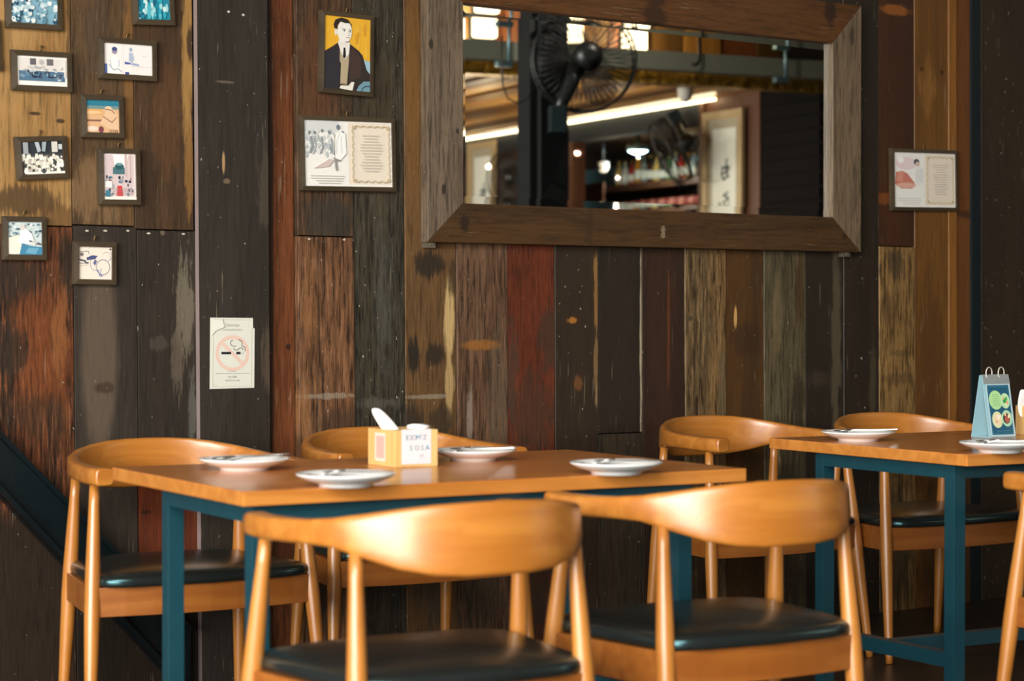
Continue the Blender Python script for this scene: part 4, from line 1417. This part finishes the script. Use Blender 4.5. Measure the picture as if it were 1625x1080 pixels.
# printed page, tilted with the front panel
tilt = math.atan2(d * .42, h)
a = Art(.088, .15, 0)
a.rect(-.03, -.02, 1.05, 1.02, (170, 200, 208))
a.rect(.04, .02, .98, .98, (16, 84, 112))
for (x0, y0, x1, y1) in ((.07, .045, .95, .052), (.07, .945, .95, .952), (.07, .045, .08, .952), (.94, .045, .95, .952)):
    a.rect(x0, y0, x1, y1, (70, 132, 152))
a.ell(.35, .69, .29, .185, (168, 214, 150), 30)
a.ell(.76, .67, .2, .15, (176, 216, 170), 26)
a.ell(.33, .31, .23, .16, (206, 214, 170), 26)
a.ell(.75, .33, .23, .16, (160, 206, 172), 26)
for i in range(7):
    a.rect(.2 - .0 * i, .79 - i * .035, .5, .797 - i * .035, (110, 160, 110))
for i, (x, y, r_, cc) in enumerate(((.72, .67, .07, (40, 150, 70)), (.8, .71, .05, (60, 160, 80)), (.83, .63, .05, (214, 150, 110)), (.68, .72, .04, (220, 170, 110)), (.78, .6, .04, (226, 220, 190)))):
    a.ell(x, y, r_, r_ * .7, cc, 12)
for (x, y, r_, cc) in ((.33, .31, .15, (224, 206, 170)), (.38, .36, .07, (232, 226, 206)), (.28, .27, .05, (210, 170, 130))):
    a.ell(x, y, r_, r_ * .7, cc, 14)
for (x, y, r_, cc) in ((.72, .33, .15, (60, 44, 34)), (.74, .31, .1, (166, 88, 74)), (.84, .37, .06, (226, 214, 180)), (.68, .41, .05, (220, 190, 150))):
    a.ell(x, y, r_, r_ * .7, cc, 14)
a.rect(.2, .085, .85, .093, (90, 150, 170))
o = a.build('page', ms)
o.rotation_euler = (-tilt, 0, 0)
o.location = (.052, .0136 - .0022, .078)
a = Art(.09, .15, 0, 1)
a.rect(0, 0, 1, 1, (190, 208, 214))
a.ell(.5, .6, .25, .14, (190, 110, 130), 20)
a.ell(.5, .25, .25, .14, (150, 90, 110), 20)
a.stroke([(.1, .4), (.5, .44), (.9, .36)], .02, (90, 90, 110))
o = a.build('rear_page', ms)
o.rotation_euler = (-tilt, 0, 0)
o.location = (.05, .0140 + .004, .080)
for x in (.027, .074):
    n = 24
    rc = []
    for k in range(n):
        a_ = 2 * PI * k / n
        rc.append((x + .0, d * .42 + .0165 * math.cos(a_) , h + .006 + .0165 * math.sin(a_)))
    # rings hang across the binding, turned a little to the viewer
    rc = [((p[1] - d * .42) * .96 + p[0], d * .42 + (p[1] - d * .42) * .28, p[2]) for p in rc]
    MB().tube(rc, .0014, 8, 0, True).build('ring', plain('white_ring', S(226, 220, 206), .35), ms)

# ------------------------------------------------------------------ what the mirror shows: the far side of the room
DLT = 10.8
PHI = YAW - DLT
MY = GY                                   # mirror plane
OA = Vector((0, 2 * MY - CAM.y, 0))
dB = Vector((math.cos(R(DLT)), math.sin(R(DLT)), 0))
dA = Vector((math.sin(R(DLT)), -math.cos(R(DLT)), 0))


def an(b, a, z=0.0):
    q = OA + dB * b + dA * a
    return (q.x, q.y, z)


def av(px, py, a=None, b=None):
    """what is seen in the mirror at a pixel, at a given depth a or side offset b -> (b, a, z)"""
    k = (px - IW / 2) / FPX
    c, s = math.cos(R(PHI)), math.sin(R(PHI))
    if a is not None:
        b = a * (s + k * c) / (c - k * s)
    else:
        a = b * (c - k * s) / (s + k * c)
    Z = a * c + b * s
    return b, a, CAM.z + (HY - py) / FPX * Z


RZ = R(DLT)


def aroot(name, label, cat, b, a, z, group=None):
    return thing(name, label, cat, an(b, a, z), RZ, group)


def abox(m, b0, b1, a0, a1, z0, z1, mi=0):
    """box in far-room axes; local y is minus a"""
    return m.box(b0, b1, -a1, -a0, z0, z1, mi)


def abuild(m, name, mat, kind_label=None, **k):
    o = m.build(name, mat, None, **k)
    o.location = OA
    o.rotation_euler = (0, 0, RZ)
    return o


warmwood = wood_mat('far_ceiling_boards', S(150, 108, 58), S(186, 140, 84), 1, 0.5, 0.1)
darkwood = wood_mat('far_wall_boards', S(62, 38, 24), S(48, 29, 19), 2, 0.5, 0.1)
brown = wood_mat('far_panel', S(96, 60, 38), S(80, 50, 32), 2, 0.5, 0.1)
beamgrey = plain('beam_paint', S(150, 152, 134), 0.5, 0, 0, .1, 3)

# steel column
cb, ca, _ = av(841, 300, a=11.45)
cb2 = av(888, 300, a=11.45)[0]
m = MB()
abox(m, cb, cb2, 11.45, 11.62, 0, 3.4)
abox(m, cb + .05, cb2 + .03, 11.40, 11.45, 0, 3.4)
struct(abuild(m, 'trim_4', plain('black_column_paint', S(10, 14, 15), .6)))
# beams
m = MB()
abox(m, 2.5, 11, 12.0, 12.12, av(750, 93, a=12)[2], av(750, 63, a=12)[2])
struct(abuild(m, 'trim_5', beamgrey))
m = MB()
abox(m, 2.5, 11, 11.8, 11.92, av(750, 24, a=11.8)[2], av(750, -20, a=11.8)[2])
struct(abuild(m, 'trim_6', plain('teal_beam_paint', S(70, 96, 98), .5)))
# boards above the beam
m = MB()
for i in range(26):
    x = 3.0 + i * .30
    abox(m, x, x + .292, 12.75 - .01 * (i % 2), 12.8, 2.3 + .45, 3.5, i % 3)
struct(abuild(m, 'wall_far', [wood_mat('far_upper_board', S(186, 138, 66), S(156, 110, 48), 2, .5, .1), wood_mat('far_upper_board_red', S(150, 88, 50), S(128, 76, 42), 2, .5, .1), wood_mat('far_upper_board_dark', S(96, 70, 36), S(120, 86, 44), 2, .5, .1)]))
lampm = glow('lamp_glow', (1, .84, .52, 1), 3.2)
for (px, py, w_, lb) in ((772, 44, .17, 'bright wall lamp above the beam, leftmost in the mirror'), (912, 52, .14, 'bright wall lamp behind the fan in the mirror'), (1010, 66, .18, 'bright wall lamp right of the fan in the mirror')):
    b_, a_, z_ = av(px, py, a=12.66)
    r_ = aroot('wall_lamp', lb, 'lamp', b_, 12.72, z_, 'wall lamps in the mirror')
    m = MB()
    m.box(-w_ / 2, w_ / 2, .0, .06, -.07, .08)
    m.build('lamp_shade', lampm, r_, bevel=.02)
    MB().box(-w_ / 2 - .01, w_ / 2 + .01, -.02, 0, -.09, .10).build('back_plate', M['black'], r_)
# gold foil insulation strip
t = NT('gold_foil')
t.base(S(190, 146, 60))
t.set(Roughness=.3, Metallic=.8)
t.bump(t.noise(t.coords((14, 14, 14)), 1, 4), 1.0, .05)
m = MB()
abox(m, 3, 10.5, 12.16, 12.3, av(750, 118, a=12.2)[2], av(750, 90, a=12.2)[2])
struct(abuild(m, 'trim_7', t.m))
# boarded low ceiling, boards running away
m = MB()
rnd = random.Random(4)
CZ = 2.71
x = 4.0
i = 0
while x < 8.5:
    wd_ = rnd.uniform(.10, .2)
    dz = rnd.uniform(0, .045)
    abox(m, x, x + wd_ - .012, 12.3, 19.5, CZ + dz, CZ + .03 + dz, i % 3)
    x += wd_
    i += 1
struct(abuild(m, 'ceiling_low', [wood_mat('far_ceiling_boards_gold', S(150, 100, 46), S(176, 124, 62), 1, .5, .1), wood_mat('far_ceiling_boards_pale', S(190, 142, 76), S(206, 160, 96), 1, .5, .1), wood_mat('far_ceiling_boards_brown', S(92, 60, 28), S(112, 74, 36), 1, .5, .1)]))
# fascia wall beside it, with a bar opening, in a slightly turned line
F0, F1 = Vector((8.30, 12.2)), Vector((8.03, 19.0))


def fl_(px):
    """point of the fascia line seen at a pixel -> b, a"""
    k = (px - IW / 2) / FPX
    c, s = math.cos(R(PHI)), math.sin(R(PHI))
    # (b c - a s) = k (a c + b s)
    lo, hi = 0.0, 1.0
    for _ in range(40):
        mid = (lo + hi) / 2
        q = F0.lerp(F1, mid)
        pxm = IW / 2 + FPX * (q.x * c - q.y * s) / (q.y * c + q.x * s)
        if pxm > px:
            lo = mid
        else:
            hi = mid
    return F0.lerp(F1, lo)


def fz(px, py):
    q = fl_(px)
    Z = q.y * math.cos(R(PHI)) + q.x * math.sin(R(PHI))
    return CAM.z + (HY - py) / FPX * Z


def fpanel(m, px0, px1, z0, z1, d0=0.0, d1=.08, mi=0):
    p, q = fl_(px0), fl_(px1)
    m.hexa([(p.x + d0, -p.y, z0), (q.x + d0, -q.y, z0), (q.x + d1, -q.y, z0), (p.x + d1, -p.y, z0),
            (p.x + d0, -p.y, z1), (q.x + d0, -q.y, z1), (q.x + d1, -q.y, z1), (p.x + d1, -p.y, z1)], mi)


FT = CZ + .3
m = MB()
fpanel(m, 700, 905, 0, CZ - .05)
fpanel(m, 905, 1115, 0, 1.55)
fpanel(m, 1115, 1205, 0, FT, 0, .08, 1)
fpanel(m, 1205, 1340, 0, FT, 0.02, .08, 2)
zs = .1
while zs < 2.7:
    fpanel(m, 1207, 1300, zs, zs + .085, 0.0, .02, 2)
    zs += .10
struct(abuild(m, 'wall_right', [darkwood, brown, plain('very_dark_boards', S(11, 7, 5), .8, spec=.15)]))
m = MB()
zh = fz(1000, 213)
fpanel(m, 700, 1115, zh, CZ + .06, -.03, .1)
fpanel(m, 905, 912, 1.5, zh, -.02, .1, 1)
fpanel(m, 1113, 1121, 0, FT, -.03, .05, 1)
struct(abuild(m, 'trim_8', [plain('dark_teal_fascia', S(10, 18, 20), .7), brown]))
# dark cabinet end beside the column
m = MB()
b0, b1 = av(852, 300, a=13.2)[0], av(903, 300, a=13.2)[0]
abox(m, b0, b1, 13.2, 13.5, 0, av(870, 204, a=13.2)[2])
tag(abuild(m, 'cabinet', plain('black_brown_cabinet', S(26, 21, 18), .5)), 'tall dark cabinet behind the steel column in the mirror', 'cabinet')
# light strip along the fascia
m = MB()
p, q = fl_(1143), fl_(720)
m.bar((p.x - .055, -p.y, CZ - .012), (q.x - .055, -q.y, CZ - .012), .035, .02)
tag(abuild(m, 'light_strip', glow('strip_glow', (1, .82, .5, 1), 6.0)), 'long warm light strip under the boarded ceiling in the mirror', 'light')
# bar interior
BB = 10.1
m = MB()
abox(m, 8.0, 10.3, 12.5, 22, 2.72, 2.8, 0)
struct(abuild(m, 'ceiling_bar', wood_mat('bar_ceiling', S(140, 100, 60), S(110, 80, 50), 1, .25, .4)))
m = MB()
abox(m, BB, BB + .1, 12.5, 22, 0, 2.8, 0)
abox(m, 8.0, BB, 21.9, 22.0, 0, 2.8, 0)
struct(abuild(m, 'wall_bar', plain('bar_wall', S(60, 46, 38), .6)))
m = MB()
abox(m, BB - .03, BB, 12.6, 22, 2.38, 2.56, 0)
struct(abuild(m, 'trim_9', plain('teal_cornice', S(96, 136, 142), .4)))
# shelf with bottles
sb_, sa, sz = av(1040, 290, b=9.75)
sh = aroot('bottle_shelf', 'long brown bar shelf holding bottles in the mirror', 'shelf', 9.75, sa, sz - .06)
m = MB()
m.box(-.15, .30, -2.2, 1.9, 0, .06)
m.build('board', brown, sh)
for y in (-1.8, -.6, .6, 1.6):
    MB().box(-.1, .3, y, y + .03, -.03, 0).build('bracket', M['black'], sh)
rnd = random.Random(8)
bott = [((30, 100, 40), 'green'), ((190, 186, 170), 'white'), ((160, 36, 24), 'red'), ((180, 116, 30), 'amber'), ((120, 122, 116), 'grey'), ((60, 36, 22), 'brown'), ((196, 160, 90), 'gold'), ((60, 64, 60), 'black')]
nb = 0
for px in range(982, 1110, 10):
    b_, a_, z_ = av(px, 285, b=9.72)
    cc, nm = bott[nb % len(bott)] if nb else bott[6]
    H = rnd.uniform(.22, .30)
    rb = rnd.uniform(.030, .038)
    ot = aroot('bottle', '%s bottle on the bar shelf in the mirror, position %s' % (nm, 'x'), 'bottle', b_, a_, sz, 'bottles on the bar shelf')
    ORD = 'first second third fourth fifth sixth seventh eighth ninth tenth eleventh twelfth thirteenth fourteenth'.split()
    ot['label'] = '%s bottle, %s from the left on the bar shelf in the mirror' % (nm, ORD[nb])
    MB().lathe([(rb * .9, 0), (rb, .01), (rb, H * .55), (rb * .8, H * .66), (rb * .36, H * .76), (rb * .32, H * .94), (0, H * .94)], 14).build('body', plain('glass_' + nm, S(*cc), .12, 0, .6), ot)
    MB().lathe([(rb * .4, H * .94), (rb * .42, H), (0, H)], 12).build('cap', plain('cap_gold', S(190, 160, 90), .3, .6), ot)
    MB().lathe([(rb * 1.01, H * .16), (rb * 1.02, H * .18), (rb * 1.02, H * .42), (rb * 1.01, H * .44)], 14).build('label', plain('bottle_label', S(226, 220, 200), .6), ot)
    nb += 1
# row of red ornaments below, papers, camera, spot lamp
b_, a_, z_ = av(1080, 318, b=9.75)
m = MB()
for i in range(30):
    y = -1.6 + i * .09
    m.lathe([(.03, 0), (.034, .03), (.02, .075), (0, .08)], 10, i % 2, (0, y, 0))
m.box(-.06, .1, -1.7, 1.2, -.03, 0, 2)
r_ = m.build('trinket_row', [plain('red_lacquer', S(150, 60, 46), .4), plain('pink_lacquer', S(196, 120, 100), .4), brown])
r_.location = an(9.7, a_, z_ - .05)
r_.rotation_euler = (0, 0, RZ)
tag(r_, 'row of small red trinkets under the bar shelf in the mirror', 'ornament', None, 'stuff')
b_, a_, z_ = av(934, 307, b=9.0)
r_ = aroot('notice_papers', 'white papers hung beside the bar opening in the mirror', 'paper', b_, a_, z_)
m = MB()
for i in range(6):
    m.box(-.0, .004, -.24 + i * .085, -.24 + i * .085 + .078, -.09, .07, i % 2)
m.build('sheet', [M['paper'], plain('pale_violet_paper', S(196, 186, 200), .7)], r_)
MB().box(-.004, .0, -.27, .30, -.14, .09).build('board', brown, r_)
b_, a_, z_ = av(957, 264, b=9.0)
r_ = aroot('security_camera', 'small white dome camera in the bar, seen in the mirror', 'camera', b_, a_, z_)
m = MB()
m.lathe([(0, -.055), (.03, -.05), (.05, -.02), (.055, .02), (.05, .04), (0, .04)], 20)
m.build('housing', M['paper'], r_)
MB().lathe([(0, -.03), (.016, -.02), (.016, .01), (0, .012)], 12, 0, (-.045, .02, -.01)).build('lens', M['black'], r_)
MB().tube([(0, 0, .04), (0, 0, 2.72 - z_)], .012, 8).build('stem', M['black'], r_)
b_, a_, z_ = av(1012, 240, b=9.2)
r_ = aroot('spot_lamp', 'cool white spot lamp on the bar ceiling in the mirror', 'lamp', b_, a_, z_)
MB().lathe([(.09, 0), (.1, .015), (.1, .06), (.02, .06), (.02, 2.72 - z_), (0, 2.72 - z_)], 24).build('housing', M['rail_steel'], r_)
MB().lathe([(0, -.02), (.05, -.016), (.085, 0), (0, .001)], 24).build('diffuser', glow('cool_glow', (.62, .92, 1, 1), 22.0), r_)


def point(name, loc, power, col, rad=.001):
    d = bpy.data.lights.new(name, 'POINT')
    d.energy, d.color, d.shadow_soft_size = power, col, rad
    o = bpy.data.objects.new(name, d)
    COL.objects.link(o)
    o.location = loc
    return o


point('spot_lamp_light', an(b_, a_, 2.5), 14, (.7, .93, 1.0))
point('bar_light', an(9.0, av(1000, 300, b=9.3)[1] - .3, 2.3), 9, (1.0, .86, .62))  # unseen fill added to brighten the bar, no bulb there
for (b_, a_, p_) in ((7.0, 13.4, 6), (7.0, 14.9, 7), (7.0, 16.4, 7)):
    point('strip_light', an(b_, a_, 2.25), p_, (1.0, .76, .40))
for (px, p_) in ((770, 12), (912, 10), (1012, 14)):
    b_, a_, z_ = av(px, 50, a=12.5)
    point('wall_lamp_light', an(b_, a_, z_), p_ * .55, (1.0, .82, .5))
point('calligraphy_light', an(6.4, 14.2, 1.9), 44, (1.0, .95, .85))  # added point that brightens the right calligraphy sheet, no lamp there
point('calligraphy_light', an(6.9, 16.8, 2.2), 10, (1.0, .95, .85))  # second added point, for the left sheet
point('hall_light', an(6.0, 10.6, 3.2), 20, (1.0, .93, .8))  # unseen point added to lift the beams

# framed calligraphy scrolls
def scroll(px0, px1, ztop, zbot, label, d=-.03):
    p, q = fl_(px0), fl_(px1)
    c = (p + q) / 2
    ang = math.atan2(-(q.y - p.y), q.x - p.x)
    w = (q - p).length
    h = ztop - zbot
    r_ = thing('framed_calligraphy', label, 'picture', an(c.x + d, c.y, (ztop + zbot) / 2), RZ + ang, 'calligraphy frames in the mirror')
    b = .06
    fm = MB()
    o4 = [(-w / 2, -h / 2), (w / 2, -h / 2), (w / 2, h / 2), (-w / 2, h / 2)]
    i4 = [(-w / 2 + b, -h / 2 + b), (w / 2 - b, -h / 2 + b), (w / 2 - b, h / 2 - b), (-w / 2 + b, h / 2 - b)]
    for k in range(4):
        k2 = (k + 1) % 4
        A, B_, Cc, D = o4[k], o4[k2], i4[k2], i4[k]
        fm.hexa([(A[0], .03, A[1]), (B_[0], .03, B_[1]), (Cc[0], .024, Cc[1]), (D[0], .024, D[1]), (A[0], 0, A[1]), (B_[0], 0, B_[1]), (Cc[0], 0, Cc[1]), (D[0], 0, D[1])])
    fm.build('frame', plain('pale_frame', S(178, 152, 110), .5), r_)
    a = Art(w - 2 * b, h - 2 * b, .012, 1)
    a.rect(0, 0, 1, 1, (170, 160, 136))
    a.rect(.14, .05, .9, .93, (226, 226, 212))
    ink = (24, 50, 58)
    for (cy, k) in ((.62, 0), (.40, 1), (.18, 2)):
        if k == 0:
            a.stroke([(.62, cy + .09), (.58, cy + .02), (.62, cy - .03)], .02, ink)
            a.stroke([(.44, cy + .03), (.7, cy + .035), (.66, cy - .0), (.46, cy - .01), (.5, cy - .06), (.7, cy - .03)], .014, ink)
            a.ring(.56, cy - .01, .12, .04, .012, ink, 20, .5, 5.2)
        elif k == 1:
            a.stroke([(.66, cy + .07), (.5, cy + .05), (.68, cy + .03), (.5, cy + .0), (.6, cy - .04)], .014, ink)
            a.stroke([(.38, cy + .0), (.42, cy - .06), (.6, cy - .05)], .02, ink)
            a.stroke([(.66, cy + .04), (.68, cy - .03)], .01, ink)
        else:
            a.ring(.56, cy, .14, .04, .016, ink, 20, .2, 5.0)
            a.stroke([(.4, cy + .05), (.6, cy + .02), (.72, cy - .05)], .014, ink)
    a.build('print', r_)
    return r_


scroll(1124, 1187, fz(1124, 181), 1.45, 'tall framed calligraphy sheet at the right in the mirror')
scroll(750, 793, fz(770, 226), 1.45, 'framed calligraphy sheet at the lower left in the mirror')

# fans
def fan_proto():
    r_ = thing('wall_fan', 'fan', 'fan')
    Rr = .31
    g = MB()
    for (z, rr_) in ((.06, Rr), (-.06, Rr)):
        g.tube([(rr_ * math.cos(2 * PI * k / 40), z, rr_ * math.sin(2 * PI * k / 40)) for k in range(40)], .008, 6, 0, True)
    for k in range(48):
        a_ = 2 * PI * k / 48
        ca_, sa_ = math.cos(a_), math.sin(a_)
        g.tube([(.05 * ca_, .10, .05 * sa_), (.2 * ca_, .10, .2 * sa_), (Rr * ca_, .05, Rr * sa_), (Rr * ca_, -.05, Rr * sa_), (.2 * ca_, -.09, .2 * sa_), (.06 * ca_, -.10, .06 * sa_)], .003, 4)
    g.build('guard', M['black'], r_)
    bl = MB()
    for k in range(3):
        a0 = 2 * PI * k / 3
        rr = []
        for (rad, wd_, tw) in ((.05, .05, .6), (.12, .16, .5), (.2, .2, .4), (.26, .17, .3), (.285, .08, .25)):
            c_, s_ = math.cos(a0), math.sin(a0)
            ux, uz = -s_, c_
            q = []
            for (e_, yy) in ((-1, -tw * wd_ / 2), (1, tw * wd_ / 2), (1, tw * wd_ / 2 + .003), (-1, -tw * wd_ / 2 + .003)):
                q.append((c_ * rad + ux * e_ * wd_ / 2, yy, s_ * rad + uz * e_ * wd_ / 2))
            rr.append(q)
        bl.rings(rr, 0, True)
    bm_ = plain('smoky_blade', S(14, 14, 14), .6)
    bm_.node_tree.nodes['Principled BSDF'].inputs['Alpha'].default_value = .35
    bl.build('blades', bm_, r_)
    hb = MB().rings([[(x * math.cos(2 * PI * k / 20), y, x * math.sin(2 * PI * k / 20)) for k in range(20)] for (x, y) in ((.02, .115), (.05, .105), (.055, .06), (.03, .05))])
    hb.build('hub', M['black'], r_)
    mo = MB().rings([[(x * math.cos(2 * PI * k / 20), y, x * math.sin(2 * PI * k / 20)) for k in range(20)] for (x, y) in ((.05, -.09), (.085, -.11), (.09, -.2), (.07, -.26), (.03, -.28))])
    mo.build('motor', M['black'], r_)
    ne = MB().tube([(.06, -.18, -.05), (.10, -.2, -.16), (.15, -.22, -.26), (.18, -.24, -.34)], [.05, .045, .04, .035], 12)
    ne.build('neck', M['black'], r_)
    MB().box(.14, .24, -.3, -.18, -.46, -.30).build('bracket', M['darksteel'], r_, bevel=.01)
    return r_


f0 = fan_proto()
b_, a_, z_ = av(926, 96, a=11.0)
FANS = [(av(926, 96, a=11.2), 200, 0, 'black caged fan on the steel column in the mirror', 1.0),
        (av(1064, 240, b=7.9), 110, -26, 'black fan seen edge on before the bar opening in the mirror', .82),
        (av(816, 282, b=7.7), 60, 0, 'dark fan low beside the column in the mirror', .8)]
for i, ((b_, a_, z_), ry, tx, lb, sc) in enumerate(FANS):
    o = f0 if i == 0 else copy_tree(f0)
    o.location = an(b_, a_, z_)
    o.rotation_euler = (R(tx), 0, RZ + R(ry))
    if i == 1:
        o.rotation_mode = 'YXZ'
        o.rotation_euler = (R(tx), R(150), RZ + R(ry))
    o.scale = (sc,) * 3
    o['label'] = lb
    o['group'] = 'black caged fans in the mirror'

# pendant lamp, hangers, cable
b_, a_, z_ = av(1087, 150, a=12.6)
r_ = aroot('pendant_lamp', 'white dome pendant lamp under the beam in the mirror', 'lamp', b_, a_, z_)
MB().lathe([(.02, -.055), (.045, -.03), (.055, .02), (.056, .045), (0, .05)], 24).build('lamp_shade', plain('opal', S(226, 220, 206), .4), r_)
MB().tube([(0, 0, .05), (0, 0, 2.70 - z_)], .008, 8).build('cord', M['black'], r_)
for (px, y0, y1, lb) in ((808, 22, 103, 'teal tube hanger left of the column in the mirror'), (1246, 62, 128, 'teal tube hanger at the right end of the beam in the mirror')):
    b_, a_, zt = av(px, y0, a=11.86)
    zb_ = av(px, y1, a=11.86)[2]
    r_ = aroot('pipe_hanger', lb, 'hanger', b_, a_, zb_, 'pipe hangers in the mirror')
    m = MB()
    m.tube([(0, 0, 0), (0, 0, zt - zb_)], .012, 8)
    m.build('rod', M['rail_steel'], r_)
    for zz in (0, (zt - zb_) * .78):
        MB().bar((-.09, 0, zz), (.02, 0, zz), .05, .035).build('clamp', M['rail_steel'], r_, bevel=.006)
pts = [(797, 58), (796, 100), (798, 135), (806, 157), (822, 164), (836, 158), (846, 140)]
m = MB()
m.tube([(b, -a, z) for b, a, z in (av(px, py, a=11.36) for px, py in pts)], .005, 6)
tag(abuild(m, 'cable', M['black']), 'thin black cable looping beside the column in the mirror', 'cable')
m = MB()
q = [(av(px, py, a=11.9)) for px, py in ((1110, 45), (1110, 95), (1106, 103), (1098, 103))]
m.tube([(b, -a, z) for b, a, z in q], .012, 8)
tag(abuild(m, 'pipe', M['black']), 'bent black pipe crossing the beam in the mirror', 'pipe')
# enclosing walls of the far side
m = MB()
abox(m, 8.0, 16, 11.0, 11.1, 0, 3.4)
abox(m, 2.0, 9.0, 22.0, 22.1, 0, 3.4)
struct(abuild(m, 'wall_end', plain('far_dark_wall', S(36, 26, 20), .6)))
m = MB()
abox(m, 2.0, 12, 10.5, 13.2, 3.4, 3.45)
struct(abuild(m, 'ceiling_far', M['ceil']))
